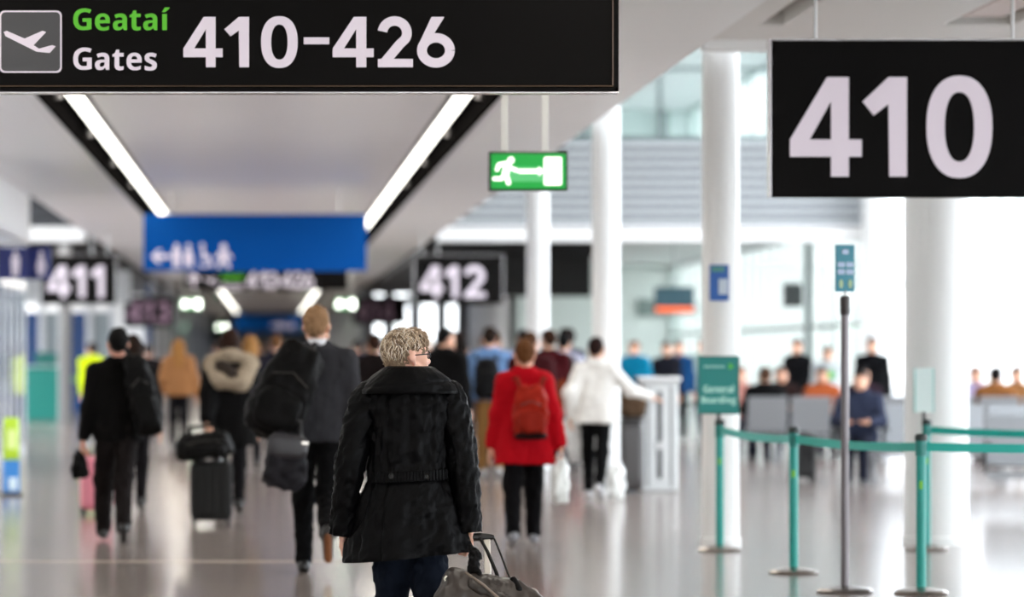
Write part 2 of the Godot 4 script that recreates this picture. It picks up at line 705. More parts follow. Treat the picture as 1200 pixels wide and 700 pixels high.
func hair_mesh(style: String) -> ArrayMesh:
	var key := "hair_" + style
	if not cache.has(key):
		var b := [[Vector3(0, .128, .035), Vector3(0, .135, -.022), .094, .083, Vector3(1.13, 1, 1)], [Vector3(0, .075, .06), Vector3(0, .1, .05), .062, .075, Vector3(1.0, 1, 1)]]
		match style:
			"bob":
				b.append([Vector3(0, .05, .06), Vector3(0, .0, .065), .08, .07, Vector3(.9, 1, 1.2)])
				for s in [-1.0, 1.0]:
					b.append([Vector3(s * .075, .1, .0), Vector3(s * .075, .01, .01), .032, .028])
			"long":
				b.append([Vector3(0, .05, .06), Vector3(0, -.22, .1), .082, .06, Vector3(.85, 1, 1.4)])
				for s in [-1.0, 1.0]:
					b.append([Vector3(s * .078, .1, .0), Vector3(s * .07, -.14, .04), .032, .028])
			"bun":
				b.append([Vector3(0, .16, .12), Vector3(0, .16, .13), .045, .045])
			"tail":
				b.append([Vector3(0, .13, .125), Vector3(0, .02, .16), .03, .026])
				b.append([Vector3(0, .02, .16), Vector3(0, -.12, .13), .03, .016])
			"cap":
				b = [[Vector3(0, .15, .02), Vector3(0, .155, -.02), .094, .09, Vector3(1.1, 1, 1)], [Vector3(0, .13, -.1), Vector3(0, .122, -.16), .05, .045, Vector3(.9, 5, 1)]]
		cache[key] = nets(b, 0.008, 0.01, 0.012 if style != "cap" else 0.0, 26.0, style.hash() % 50)
	return cache[key]


func reach(s: Vector3, w: Vector3, l1: float, l2: float, pole: Vector3) -> Vector3:
	var d := w - s
	var l := clampf(d.length(), 0.05, (l1 + l2) * 0.999)
	var a := (l1 * l1 - l2 * l2 + l * l) / (2.0 * l)
	var n := d.normalized()
	var up := (pole - n * pole.dot(n)).normalized()
	return s + n * a + up * sqrt(maxf(l1 * l1 - a * a, 0.0))


# one person, standing at "at" and walking along their own -z. Lengths in o are for a height of 1.75 m.
func person(label: String, at: Vector3, yaw_deg: float, height: float, o: Dictionary) -> Node3D:
	var root := thing("person", label, "person", at, deg_to_rad(yaw_deg), o.get("group", ""))
	var u := height / 1.75
	var cell: float = o.get("cell", 0.024)
	var female: bool = o.get("f", false)
	var seated: bool = o.get("seated", false)
	var body: Array = []
	var coat: Array = []
	var legs: Array = []
	var shoes: Array = []
	var lean: float = o.get("lean", 2.0)
	var jb: float = o.get("bulk", 0.024)
	# legs
	var la: Array = o.get("leg_l", [8.0, 4.0])
	var ra: Array = o.get("leg_r", [-10.0, 14.0])
	var low := 10.0
	var rel: Array = []
	for s in [-1.0, 1.0]:
		var g: Array = la if s < 0 else ra
		var th := deg_to_rad(g[0])
		var sg := deg_to_rad(g[0] - g[1])
		var spread: float = g[2] if g.size() > 2 else 0.0
		var hip := Vector3(s * .088, 0, 0)
		var knee := hip + Vector3(s * spread, -cos(th), -sin(th)) * .44
		var ankle := knee + Vector3(0, -cos(sg), -sin(sg)) * .41
		var fa := sg if sg < 0 else sg * 0.4
		if seated:
			fa = 0.0
		var heel := ankle + Vector3(0, -cos(fa), -sin(fa)) * .05 + Vector3(0, -sin(fa), cos(fa)) * .035
		var toe := heel + Vector3(s * .02, sin(fa), -cos(fa)) * .2
		low = minf(low, minf(heel.y, toe.y + .006) - .034)
		rel.append([hip, knee, ankle, heel, toe])
	var hy := -low
	if seated:
		hy = o.get("seat", 0.52)
	var t := Transform3D(Basis(Vector3.RIGHT, -deg_to_rad(lean)), Vector3(0, hy, 0))
	for i in 2:
		var j: Array = rel[i]
		for k in 5:
			j[k] += Vector3(0, hy, 0)
		var s := -1.0 if i == 0 else 1.0
		body.append([j[0], j[1], .07, .048])
		body.append([j[1], j[2], .05, .034])
		var lw: float = o.get("leg_w", 0.012)
		legs.append([j[0], j[1], .078 + lw, .056 + lw])
		legs.append([j[1], j[2] + (j[2] - j[1]) * .04, .058 + lw, .042 + lw])
		shoes.append([j[3] + Vector3(0, .006, 0), j[4] + Vector3(0, .004, 0), .04, .034, Vector3(1, 1, 1)])
		shoes.append([j[2], j[3], .04, .036])
	legs.append([Vector3(-.07, hy, 0), Vector3(.07, hy, 0), .105, .105])
	body.append([Vector3(-.06, hy, 0), Vector3(.06, hy, 0), .085, .085])
	# trunk
	var sh := .168 if female else .188
	var fl := Vector3(1, 1, 1.3)
	body.append([t * Vector3(0, .05, 0), t * Vector3(0, .3, -.01), .1, .115, fl])
	body.append([t * Vector3(-sh * .7, .45, .01), t * Vector3(sh * .7, .45, .01), .055, .055])
	body.append([t * Vector3(0, .4, .0), t * Vector3(0, .6, -.005), .07, .052])
	var jw: float = o.get("waist", .118)
	coat.append([t * Vector3(-.05, .12, 0), t * Vector3(-.075, .36, -.005), jw + jb, .115 + jb, fl])
	coat.append([t * Vector3(.05, .12, 0), t * Vector3(.075, .36, -.005), jw + jb, .115 + jb, fl])
	for s in [-1.0, 1.0]:
		coat.append([t * Vector3(s * .03, .505, .008), t * Vector3(s * sh * .96, .452, .01), .042 + jb, .048 + jb])
	coat.append([t * Vector3(-.045, .53, .01), t * Vector3(.045, .53, .01), .04 + jb, .04 + jb])
	var hem: float = o.get("hem", 0.84)
	var flare: float = o.get("flare", 0.0)
	if not seated and hem < 0.98:
		for s in [-1.0, 1.0]:
			coat.append([t * Vector3(s * .05, .14, 0), Vector3(s * (.065 + flare * .4), hem - .02, 0), jw + jb, .118 + jb + flare * .5, Vector3(1, 1, 1.2), hem])
	elif seated:
		coat.append([t * Vector3(-.06, .03, 0), t * Vector3(.06, .03, 0), .12 + jb, .12 + jb, Vector3(1, 1, 1.1)])
	# arms
	var hands := begin()
	for s in [-1.0, 1.0]:
		var sp: Vector3 = t * Vector3(s * sh, .465, .01)
		var w: Vector3 = o.get("hand_l" if s < 0 else "hand_r", Vector3(s * .26, .86, -.1 * s))
		var pole: Vector3 = o.get("pole_l" if s < 0 else "pole_r", Vector3(s * .35, -.1, 1.0))
		var al: float = o.get("arm", 1.04)
		var el := reach(sp, w, .29 * al, .25 * al, pole)
		var dir := (w - el).normalized()
		w = el + dir * .25 * al
		body.append([sp, el, .046, .038])
		body.append([el, w, .04, .027])
		coat.append([sp, el, .052 + jb, .042 + jb * .9])
		coat.append([el, w - dir * .015, .044 + jb * .9, .033 + jb * .8])
		var zz := (Vector3(0, 0, 1) - dir * dir.z)
		if zz.length() < 0.3:
			zz = Vector3(0, 1, 0) - dir * dir.y
		zz = zz.normalized()
		var hb := Basis((-dir).cross(zz), -dir, zz)
		var grip: float = o.get("grip_l" if s < 0 else "grip_r", 14.0)
		hands.append_from(hand_mesh(s, grip), 0, Transform3D(hb.scaled_local(Vector3.ONE * u), (w + dir * .015) * u))
	for list in [body, coat, legs, shoes]:
		for b in list:
			b[0] *= u
			b[1] *= u
			b[2] *= u
			b[3] *= u
			if b.size() > 5:
				b[5] *= u
	# the body is one mesh with head and hands
	var hx := t * Transform3D(Basis(Vector3.UP, deg_to_rad(o.get("look", 0.0))) * Basis(Vector3.RIGHT, deg_to_rad(lean + o.get("nod", 0.0))), Vector3(0, .607 - o.get("head_drop", 0.0), -.012))
	hx = Transform3D(hx.basis.scaled_local(Vector3.ONE * u), hx.origin * u)
	hands.append_from(nets(body, maxf(cell, 0.02)), 0, Transform3D())
	hands.append_from(head_mesh(o.get("fine", false)), 0, hx)
	part("body", hands.commit(), skin(o.get("skin", Color(0.85, 0.65, 0.54))), root)
	for s in [-1.0, 1.0]:
		part("eye", eye_mesh(), mat(Color(0.16, 0.12, 0.1), 0.2), root, hx * Transform3D(Basis(), Vector3(s * .032, .083, -.088)))
	part("mouth", mouth_mesh(), mat(Color(0.6, 0.32, 0.3), 0.5), root, hx)
	if o.get("hair", "short") != "none":
		part("cap" if o.get("hair", "short") == "cap" else "hair", hair_mesh(o.get("hair", "short")), cloth(o.get("hair_color", Color(0.2, 0.14, 0.1)), 0.6), root, hx)
	if not o.get("no_coat", false):
		part(o.get("top", "jacket"), nets(coat, cell, 0.018, o.get("fold", 0.009), 6.0, at.x * 7), o.get("coat_mat", cloth(o.get("coat", Color(0.08, 0.08, 0.09)))), root)
	part("trousers", nets(legs, cell, 0.016, 0.012, 11.0, at.z), cloth(o.get("trousers", Color(0.07, 0.07, 0.08))), root)
	if o.has("sole"):
		var hl: Vector3 = rel[1][3] * u
		var to: Vector3 = rel[1][4] * u
		var down := (to - hl).normalized().cross(Vector3.RIGHT).normalized()
		part("sole", nets([[hl + down * .024, to + down * .02, .026, .025]], 0.01, 0.008), mat(o["sole"], 0.6), root)
	for i in 2:
		part("shoe", nets(shoes.slice(i * 2, i * 2 + 2), minf(cell, 0.014), 0.01), mat(o.get("shoes", Color(0.05, 0.045, 0.045)), 0.35), root)
	root.set_meta("head", hx)
	root.set_meta("trunk", Transform3D(t.basis, t.origin * u))
	return root


func eye_mesh() -> ArrayMesh:
	if not cache.has("eye"):
		cache["eye"] = soft_box(Vector3(.026, .015, .016), 2.2, 5)
	return cache["eye"]


func mouth_mesh() -> ArrayMesh:
	if not cache.has("mouth"):
		cache["mouth"] = tube([Vector3(-.024, .012, -.094), Vector3(-.01, .0135, -.102), Vector3(.01, .0135, -.102), Vector3(.024, .012, -.094)], [.002, .005, .005, .002], 8)
	return cache["mouth"]


# ------------------------------------------------------------------ the building
func shell() -> void:
	var white := mat(Color(0.955, 0.955, 0.95), 0.45)
	var cream := mat(Color(0.88, 0.87, 0.85), 0.5)
	var satin := mat(Color(0.92, 0.91, 0.92), 0.32)
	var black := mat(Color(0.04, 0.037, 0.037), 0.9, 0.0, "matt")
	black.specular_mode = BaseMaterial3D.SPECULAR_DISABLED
	var alum := mat(Color(0.78, 0.79, 0.8), 0.35, 0.6)
	var fl := mat(Color(1, 1, 1), 0.17, 0.0, "terrazzo")
	fl.albedo_texture = noise_tex("terrazzo", 0.02, Color(0.51, 0.465, 0.44), Color(0.605, 0.56, 0.535), 512, 5)
	fl.uv1_triplanar = true
	fl.uv1_world_triplanar = true
	fl.uv1_scale = Vector3(0.35, 0.35, 0.35)
	fl.metallic_specular = 0.45
	struct("floor", box_span(Vector3(-12, -0.3, -240), Vector3(12.3, 0, 22)), fl)
	var line := struct("trim_1", box_span(Vector3(-3.5, -0.02, -27.75), Vector3(1.2, 0.0015, -27.6)), mat(Color(0.82, 0.76, 0.7), 0.2))
	line.set_meta("label", "pale joint strip across the floor")
	struct("ground", box_span(Vector3(12.3, -1.2, -260), Vector3(160, -0.6, 60)), mat(Color(0.6, 0.6, 0.6), 0.9))

	# middle ceiling of satin metal planks, roof above
	var mid := struct("ceiling", box_span(Vector3(-3.7, 4.6, -240), Vector3(3.33, 4.8, 22)), white)
	var z := 20.0
	while z > -236.0:
		var l := 2.4 if z > -132.0 else 20.8
		part("panel", box_span(Vector3(-1.8, 4.09, z - l + 0.012), Vector3(1.8, 4.13, z), 0.006), satin, mid)
		z -= l
	part("upstand", box_span(Vector3(-1.8, 4.13, -236), Vector3(1.8, 4.6, 20)), black, mid)
	for s in [-1.0, 1.0]:
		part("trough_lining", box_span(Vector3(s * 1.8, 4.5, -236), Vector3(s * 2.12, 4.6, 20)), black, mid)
	# boxed soffits either side of the middle ceiling
	for s in [-1.0, 1.0]:
		var xo := 3.33 if s > 0 else 3.56
		var sf := struct("ceiling", box_span(Vector3(s * 2.13, 3.88, -236), Vector3(s * xo, 4.6, 20)), white)
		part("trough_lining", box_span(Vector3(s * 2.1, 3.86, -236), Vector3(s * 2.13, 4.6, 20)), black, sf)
		part("edge_trim", box_span(Vector3(s * 2.13, 3.857, -236), Vector3(s * 2.2, 3.88, 20)), satin, sf)
		z = -20.0
		while z > -130.0:
			part("panel", box_span(Vector3(s * 2.21, 3.86, z - 2.99), Vector3(s * (xo - 0.002), 3.88, z), 0.004), white if s > 0 else satin, sf)
			z -= 3.0

	# lounge ceiling on the right as far as the tall space, with two dark service slots
	var lc := struct("ceiling", box_span(Vector3(3.33, 4.35, -29.5), Vector3(12.3, 4.6, 22)), black)
	for span in [[3.34, 3.6, 20.0, -28.2], [3.78, 4.95, 20.0, -28.2], [5.45, 12.0, 20.0, -28.2], [3.34, 12.0, -28.2, -29.5]]:
		part("panel", box_span(Vector3(span[0], 3.91, span[3]), Vector3(span[1], 4.35, span[2]), 0.006), cream, lc)
	part("fascia", box_span(Vector3(3.34, 3.83, -29.72), Vector3(12.0, 3.98, -29.5), 0.01), white, lc)
	for zz in [-24.5, -27.2]:
		part("light_fitting", box(Vector3(5.2, 4.0, zz), Vector3(0.3, 0.1, 1.5), 0.01), mat(Color(0.8, 0.72, 0.68), 0.4), lc)
	# tall space: upper walls and roof
	struct("wall_front", box_span(Vector3(3.0, 3.98, -29.7), Vector3(12.3, 8.5, -29.5)), white)
	struct("wall_left", box_span(Vector3(3.0, 4.6, -75), Vector3(3.2, 8.5, -29.5)), white)
	struct("ceiling", box_span(Vector3(3.0, 8.5, -110.3), Vector3(12.3, 8.7, -29.5)), white)
	# the upper hall beyond the clerestory: an end wall with dark green posts
	var upper := struct("wall_upper", box_span(Vector3(3.0, 4.4, -110.3), Vector3(12.3, 8.5, -110)), mat(Color(0.84, 0.91, 0.89), 0.5))
	for i in 5:
		part("post", box_span(Vector3(4.2 + i * 1.75, 4.4, -110), Vector3(4.42 + i * 1.75, 8.5, -109.7), 0.01), mat(Color(0.3, 0.4, 0.38), 0.5), upper)
	part("rail", box_span(Vector3(3.2, 5.9, -110), Vector3(12.0, 6.1, -109.8), 0.01), mat(Color(0.5, 0.6, 0.58), 0.5), upper)
	part("brace", tube([Vector3(4.4, 6.1, -109.7), Vector3(7.6, 8.4, -109.7)], [0.07], 8), mat(Color(0.5, 0.6, 0.58), 0.5), upper)
	part("brace", tube([Vector3(11.3, 6.1, -109.7), Vector3(7.9, 8.4, -109.7)], [0.07], 8), mat(Color(0.5, 0.6, 0.58), 0.5), upper)
	struct("wall_left", box_span(Vector3(3.0, 4.6, -110), Vector3(3.2, 8.5, -75.3)), white)
	glazing(Vector3(12.0, 4.4, -75.3), Vector3.FORWARD, 34.7, 4.1, 2.89, 4.1, mat(Color(0.5, 0.6, 0.58), 0.4), glass(Color(0.72, 0.84, 0.8, 0.4)), 0.12)

	# cross walls at the end of the tall space: a beam, louvres, and on the right a clerestory window above
	var slat_m := mat(Color(0.84, 0.86, 0.87), 0.45, 0.0)
	var right := struct("wall_cross", box_span(Vector3(3.3, 3.7, -75.3), Vector3(12.0, 4.0, -75.0), 0.02), white)
	part("backing", box_span(Vector3(3.3, 4.0, -75.3), Vector3(12.0, 5.68, -75.2)), mat(Color(0.13, 0.14, 0.15), 0.8), right)
	for i in 9:
		var st := begin()
		add_box(st, Vector3.ZERO, Vector3(8.7, 0.095, 0.02), 0.004, Transform3D(Basis(Vector3.RIGHT, -0.3), Vector3(7.65, 4.11 + i * 0.187, -75.12)))
		part("slat", done(st), slat_m, right)
	var left := struct("wall_cross", box_span(Vector3(-9.0, 3.7, -75.3), Vector3(-3.58, 4.0, -75.0), 0.02), white)
	part("backing", box_span(Vector3(-9.0, 4.0, -75.3), Vector3(-3.58, 5.9, -75.2)), mat(Color(0.1, 0.1, 0.11), 0.8), left)
	for i in 10:
		var st := begin()
		add_box(st, Vector3.ZERO, Vector3(5.4, 0.09, 0.02), 0.004, Transform3D(Basis(Vector3.RIGHT, -0.3), Vector3(-6.3, 4.11 + i * 0.187, -75.12)))
		part("slat", done(st), mat(Color(0.36, 0.37, 0.39), 0.6), left)
	glazing(Vector3(3.3, 5.68, -75.15), Vector3.RIGHT, 8.7, 2.82, 1.45, 1.41, mat(Color(0.45, 0.5, 0.5), 0.4, 0.3), glass(Color(0.7, 0.82, 0.8, 0.15)), 0.09)

	# window wall along the right-hand side
	glazing(Vector3(12.0, 0, 20), Vector3.FORWARD, 49.5, 3.91, 1.65, 1.955, alum, glass(), 0.07)
	glazing(Vector3(12.0, 0, -29.7), Vector3.FORWARD, 45.3, 8.5, 1.51, 2.83, mat(Color(0.9, 0.91, 0.92), 0.4), glass(), 0.08)
	glazing(Vector3(12.0, 0, -75.3), Vector3.FORWARD, 39.7, 4.2, 1.6, 2.1, mat(Color(0.7, 0.74, 0.73), 0.4), glass(Color(0.72, 0.84, 0.8, 0.42)), 0.14)

	# beyond the cross wall, right: a lounge with a pale end wall and a darker gate bay beside the pier
	struct("ceiling", box_span(Vector3(3.33, 4.2, -85), Vector3(12.3, 4.4, -75.3)), white)
	struct("ceiling", box_span(Vector3(7.2, 4.2, -115.3), Vector3(12.3, 4.4, -85)), white)
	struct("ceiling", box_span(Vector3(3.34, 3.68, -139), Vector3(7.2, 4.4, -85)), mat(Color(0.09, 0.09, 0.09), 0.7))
	struct("wall_end", box_span(Vector3(7.2, 0, -115.3), Vector3(12.3, 4.4, -115)), mat(Color(0.9, 0.93, 0.91), 0.6))
	struct("wall_side", box_span(Vector3(7.2, 0, -139), Vector3(7.4, 4.4, -115)), white)
	glazing(Vector3(3.4, 0, -139), Vector3.RIGHT, 3.8, 3.68, 0.95, 1.84, mat(Color(0.42, 0.43, 0.45), 0.5), glass(Color(0.75, 0.8, 0.95, 0.3)), 0.42, 0.1)
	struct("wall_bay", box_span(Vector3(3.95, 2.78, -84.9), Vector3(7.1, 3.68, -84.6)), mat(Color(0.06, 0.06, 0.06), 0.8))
	# left: shop front along the pier, then an open gate bay
	struct("wall_left", box_span(Vector3(-3.72, 0, -47), Vector3(-3.56, 4.6, 22)), white)
	var fas := struct("wall_left", box_span(Vector3(-3.7, 3.14, -57.2), Vector3(-3.56, 4.6, -47)), white)
	part("band", box_span(Vector3(-3.555, 3.14, -57.2), Vector3(-3.545, 3.2, -47)), satin, fas)
	glazing(Vector3(-3.63, 0, -47), Vector3.FORWARD, 10.2, 3.14, 1.27, 3.14, alum, glass(Color(0.3, 0.45, 0.7, 0.35)), 0.16, 0.03)
	glazing(Vector3(-7.2, 0, -57.1), Vector3.RIGHT, 3.5, 3.14, 1.17, 3.14, alum, glass(Color(0.7, 0.8, 0.9, 0.2)), 0.1)
	struct("wall_shop", box_span(Vector3(-7.3, 0, -57.2), Vector3(-7.2, 3.4, -40)), mat(Color(0.16, 0.25, 0.42), 0.6))
	struct("wall_shop", box_span(Vector3(-7.2, 0, -40.1), Vector3(-3.7, 3.4, -40)), mat(Color(0.5, 0.55, 0.62), 0.6))
	struct("ceiling", box_span(Vector3(-7.3, 3.14, -57.2), Vector3(-3.7, 3.4, -40)), white)
	struct("wall_bay", box_span(Vector3(-9.2, 3.4, -57.4), Vector3(-3.7, 6.0, -57.2)), white)
	struct("wall_bay", box_span(Vector3(-9.2, 0, -57.4), Vector3(-7.2, 3.4, -57.2)), white)
	struct("ceiling", box_span(Vector3(-9.2, 5.9, -75.3), Vector3(-3.56, 6.1, -57.2)), white)
	struct("wall_bay", box_span(Vector3(-3.56, 4.6, -75.3), Vector3(-3.4, 6.0, -57.2)), white)
	glazing(Vector3(-9.1, 0, -57.4), Vector3.FORWARD, 17.9, 5.9, 1.79, 2.95, alum, glass(Color(0.75, 0.85, 0.95, 0.15)), 0.08)
	glazing(Vector3(-9.1, 0, -75.3), Vector3.FORWARD, 25.0, 4.2, 1.78, 2.1, alum, glass(Color(0.75, 0.85, 0.95, 0.15)), 0.08)
	struct("ceiling", box_span(Vector3(-9.2, 4.2, -84), Vector3(-3.56, 4.4, -75.3)), white)
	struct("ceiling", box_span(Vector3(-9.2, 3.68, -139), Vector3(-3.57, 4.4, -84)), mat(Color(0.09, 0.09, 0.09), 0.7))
	var gate_wall := struct("wall_gate", box_span(Vector3(-9.2, 2.85, -100.3), Vector3(-3.6, 3.68, -100)), mat(Color(0.8, 0.81, 0.82), 0.5))
	for i in 9:
		part("post", box_span(Vector3(-9.1 + i * 0.62, 0, -100.2), Vector3(-8.93 + i * 0.62, 2.85, -100.0), 0.01), mat(Color(0.88, 0.89, 0.9), 0.4), gate_wall)
		if i < 8:
			part("panel", box_span(Vector3(-8.93 + i * 0.62, 0.9 if i % 2 else 0.0, -100.15), Vector3(-8.48 + i * 0.62, 2.6, -100.1)), mat(Color(0.1, 0.27, 0.5) if i % 2 == 0 else Color(0.62, 0.66, 0.68), 0.25), gate_wall)
	part("ledge", box_span(Vector3(-9.1, 0.78, -100.05), Vector3(-3.9, 0.92, -99.9)), mat(Color(0.16, 0.5, 0.42), 0.5), gate_wall)
	var shop := struct("wall_left", box_span(Vector3(-3.8, 0, -139), Vector3(-3.56, 4.6, -118)), mat(Color(0.12, 0.2, 0.34), 0.4))
	for i in 3:
		part("panel", box_span(Vector3(-3.565, 0.0, -121.0 - i * 7.0), Vector3(-3.53, 3.2, -119.0 - i * 7.0)), mat(Color(0.9, 0.91, 0.93), 0.4), shop)
	# the pier goes on between plain walls
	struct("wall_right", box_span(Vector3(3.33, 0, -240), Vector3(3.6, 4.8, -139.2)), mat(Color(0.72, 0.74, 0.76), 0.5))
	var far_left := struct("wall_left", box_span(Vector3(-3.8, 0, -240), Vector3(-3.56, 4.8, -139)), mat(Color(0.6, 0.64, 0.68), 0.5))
	for i in 6:
		part("panel", box_span(Vector3(-3.57, 0.0, -152.0 - i * 15.0), Vector3(-3.53, 2.9, -144.0 - i * 15.0)), mat(Color(0.14, 0.24, 0.4), 0.3), far_left)
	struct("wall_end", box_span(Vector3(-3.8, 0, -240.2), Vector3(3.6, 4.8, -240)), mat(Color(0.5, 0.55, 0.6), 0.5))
	struct("wall_bay", box_span(Vector3(-9.2, 0, -139.2), Vector3(-3.56, 4.4, -139)), white)
	# behind the camera
	glazing(Vector3(-3.7, 0, 21.9), Vector3.RIGHT, 15.9, 4.0, 1.59, 2.0, alum, glass(), 0.07)
	struct("wall_back", box_span(Vector3(-3.7, 4.0, 21.8), Vector3(12.3, 4.8, 22)), white)


# a window wall: frame members and separate panes
func glazing(at: Vector3, along: Vector3, length: float, height: float, bay: float, row: float, frame: Material, pane: Material, w: float, thick := 0.05) -> void:
	var n := roundi(length / bay)
	var rows := roundi(height / row)
	bay = length / n
	row = height / rows
	var deep := Vector3(absf(along.z), 0, absf(along.x))
	var size := func(l: float, h: float, d: float) -> Vector3: return along.abs() * l + Vector3.UP * h + deep * d
	var o := struct("window_%d" % (names.get("window", 0) + 1), box(at + along * length * 0.5 + Vector3.UP * w * 0.5, size.call(length, w, thick * 1.1), 0.005), frame)
	names["window"] = names.get("window", 0) + 1
	for i in n + 1:
		part("mullion", box(at + along * minf(maxf(bay * i, w * 0.5), length - w * 0.5) + Vector3.UP * height * 0.5, size.call(w, height - 0.002, thick), 0.005), frame, o)
	for j in range(1, rows + 1):
		part("transom", box(at + along * length * 0.5 + Vector3.UP * minf(row * j, height - w * 0.5), size.call(length - 0.002, w * 0.8, thick * 0.9), 0.005), frame, o)
	var pm := box(Vector3.ZERO, size.call(bay - w * 0.6, row - w * 0.6, 0.012))
	for i in n:
		for j in rows:
			part("pane", pm, pane, o, Transform3D(Basis(), at + along * bay * (i + 0.5) + Vector3.UP * row * (j + 0.5)))


func lights_and_ceiling() -> void:
	var lit := glow(Color(1.0, 0.985, 0.94), 2.0)
	var cover := box(Vector3(0, 0.01, 0), Vector3(0.15, 0.03, 6.5), 0.008)
	var house := box(Vector3(0, 0.1, 0), Vector3(0.16, 0.14, 6.72), 0.01)
	var n := 0
	for s in [-1.0, 1.0]:
		for i in 36:
			var z := 12.0 - i * 6.8
			var side := "left" if s < 0 else "right"
			var o := thing("ceiling_light", slot_label(side, i), "light", Vector3(s * 1.94, 4.07, z - 3.4), 0, "linear lights in the two ceiling slots")
			part("diffuser", cover, lit, o)
			part("housing", house, mat(Color(0.3, 0.3, 0.3), 0.5), o)
			var a := AreaLight3D.new()
			a.name = "lamp"
			a.area_size = Vector2(0.14, 6.4)
			a.light_color = Color(1.0, 0.97, 0.92)
			a.light_energy = 1.3
			a.shadow_enabled = true
			a.set("area_range", 40.0)
			a.rotation.x = -PI / 2
			a.position.y = -0.02
			o.add_child(a)
			n += 1
	# little round spotlights in the black troughs
	var ring := lathe([Vector2(0, 0.1), Vector2(0.045, 0.1), Vector2(0.05, 0.0), Vector2(0.045, -0.01), Vector2(0.036, 0.0), Vector2(0.03, 0.03), Vector2(0, 0.035)], 16)
	for s in [-1.0, 1.0]:
		for i in 5:
			var o := thing("spotlight", "small grey round spotlight in the black trough beside the %s ceiling lights" % ["left" if s < 0 else "right"], "spotlight", Vector3(s * 2.07, 4.0, -31.0 - i * 6.6), 0, "spotlights in the black troughs")
			part("can", ring, mat(Color(0.3, 0.29, 0.29), 0.4, 0.3), o)
			part("stem", box(Vector3(0, 0.3, 0), Vector3(0.02, 0.4, 0.02), 0.003), mat(Color(0.2, 0.2, 0.2), 0.5), o)


func slot_label(side: String, i: int) -> String:
	match i:
		7:
			return "white linear light in the %s slot, cut off by the big black sign" % side
		8:
			return "white linear light in the %s slot, midway between black and blue signs" % side
		9:
			return "white linear light in the %s slot, last clear one before the blue sign" % side
		10:
			return "white linear light in the %s slot, vanishing behind the blue sign's top" % side
	if i < 7:
		return "white linear light in the %s slot, in front of the big black sign" % side
	return "white linear light in the %s slot, far along beyond the blue sign" % side


func columns() -> void:
	var paint := mat(Color(0.93, 0.935, 0.93), 0.35)
	var put := func(label: String, x: float, z: float, r: float, h: float, group: String) -> void:
		var o := thing("column", label, "column", Vector3(x, 0, z), 0, group)
		var pm := paint
		if group == "grey":
			o.remove_meta("group")
			pm = mat(Color(0.42, 0.42, 0.42), 0.5)
		part("shaft", lathe([Vector2(r, 0.0), Vector2(r, h)], 40), pm, o)
		part("base_ring", lathe([Vector2(r + 0.001, 0.0), Vector2(r + 0.012, 0.0), Vector2(r + 0.012, 0.06), Vector2(r + 0.001, 0.07)], 40), pm, o)
	put.call("slim white round column behind the teal boarding sign, with a blue notice", 3.53, -30.0, 0.145, 3.85, "row of slim white columns")
	put.call("slim white round column behind the woman in the white jacket", 3.53, -40.2, 0.145, 8.5, "row of slim white columns")
	put.call("slim white round column between the gate 412 sign and the green exit sign", 3.53, -50.4, 0.145, 8.5, "row of slim white columns")
	put.call("thick white round column behind the barrier posts, under the gate 410 sign", 5.25, -30.2, 0.25, 3.85, "")
	put.call("white round column by the window wall, left of the thick column", 12.0 - 0.2, -74.6, 0.28, 8.5, "")
	put.call("grey round column under the gate 411 sign", -4.3, -81.0, 0.14, 4.2, "grey")
	var p := thing("notice", "blue and white notice on the slim column above the boarding sign", "notice", Vector3(3.5, 2.05, -29.84))
	part("sheet", box(Vector3(0, 0, 0), Vector3(0.15, 0.28, 0.008)), mat(Color(0.1, 0.35, 0.66), 0.4), p)
	part("print", box(Vector3(0.03, -0.03, 0.006), Vector3(0.07, 0.12, 0.004)), mat(Color(0.8, 0.85, 0.9), 0.5), p)
	part("heading", box(Vector3(-0.01, 0.105, 0.006), Vector3(0.1, 0.04, 0.004)), mat(Color(0.3, 0.55, 0.5), 0.5), p)


# ------------------------------------------------------------------ signs
func hanging(called: String, label: String, category: String, x0: float, x1: float, y0: float, y1: float, z: float, face: Material, rods: Array, top: float, group := "") -> Node3D:
	var o := thing(called, label, category, Vector3(x0, y0, z), 0, group)
	var w := x1 - x0
	var h := y1 - y0
	part("board", box(Vector3(w * 0.5, h * 0.5, -0.05), Vector3(w, h, 0.1), 0.004), face, o)
	for x in rods:
		part("rod", tube([Vector3(x - x0, h - 0.02, -0.05), Vector3(x - x0, top - y0, -0.05)], [0.011], 10), mat(Color(0.75, 0.75, 0.75), 0.3, 0.7), o)
	return o


func gate_layout(text: String) -> ArrayMesh:
	var sp: Array = [[0.126, 0.568], [0.574, 0.847], [0.968, 1.374]]
	if text[2] == "1":
		sp[2] = [0.94, 1.213]
	return digits(text, sp, 0.128, 0.742, 0.012)


func plane_icon(s: float) -> PackedVector2Array:
	var p := PackedVector2Array()
	for v in [[.05, .66], [.1, .68], [.4, .55], [.7, .68], [.76, .66], [.55, .44], [.64, .38], [.86, .44], [.92, .42], [.82, .31], [.6, .33], [.08, .59]]:
		p.append(Vector2(v[0], v[1]) * s)
	return p


func man_icon(st: SurfaceTool, c: Vector2, h: float, skirt := false) -> void:
	add_plate(st, disc(c + Vector2(0, h * .9), h * .1), 0, 0.012)
	if skirt:
		add_plate(st, PackedVector2Array([c + Vector2(-.09, .78) * h, c + Vector2(.09, .78) * h, c + Vector2(.24, .28) * h, c + Vector2(-.24, .28) * h]), 0, 0.012)
	else:
		add_plate(st, round_rect(c + Vector2(0, .55) * h, Vector2(.34, .48) * h, .07 * h), 0, 0.012)
	for s in [-1.0, 1.0]:
		add_plate(st, round_rect(c + Vector2(s * .08, .17) * h, Vector2(.13, .36) * h, .05 * h), 0, 0.012)


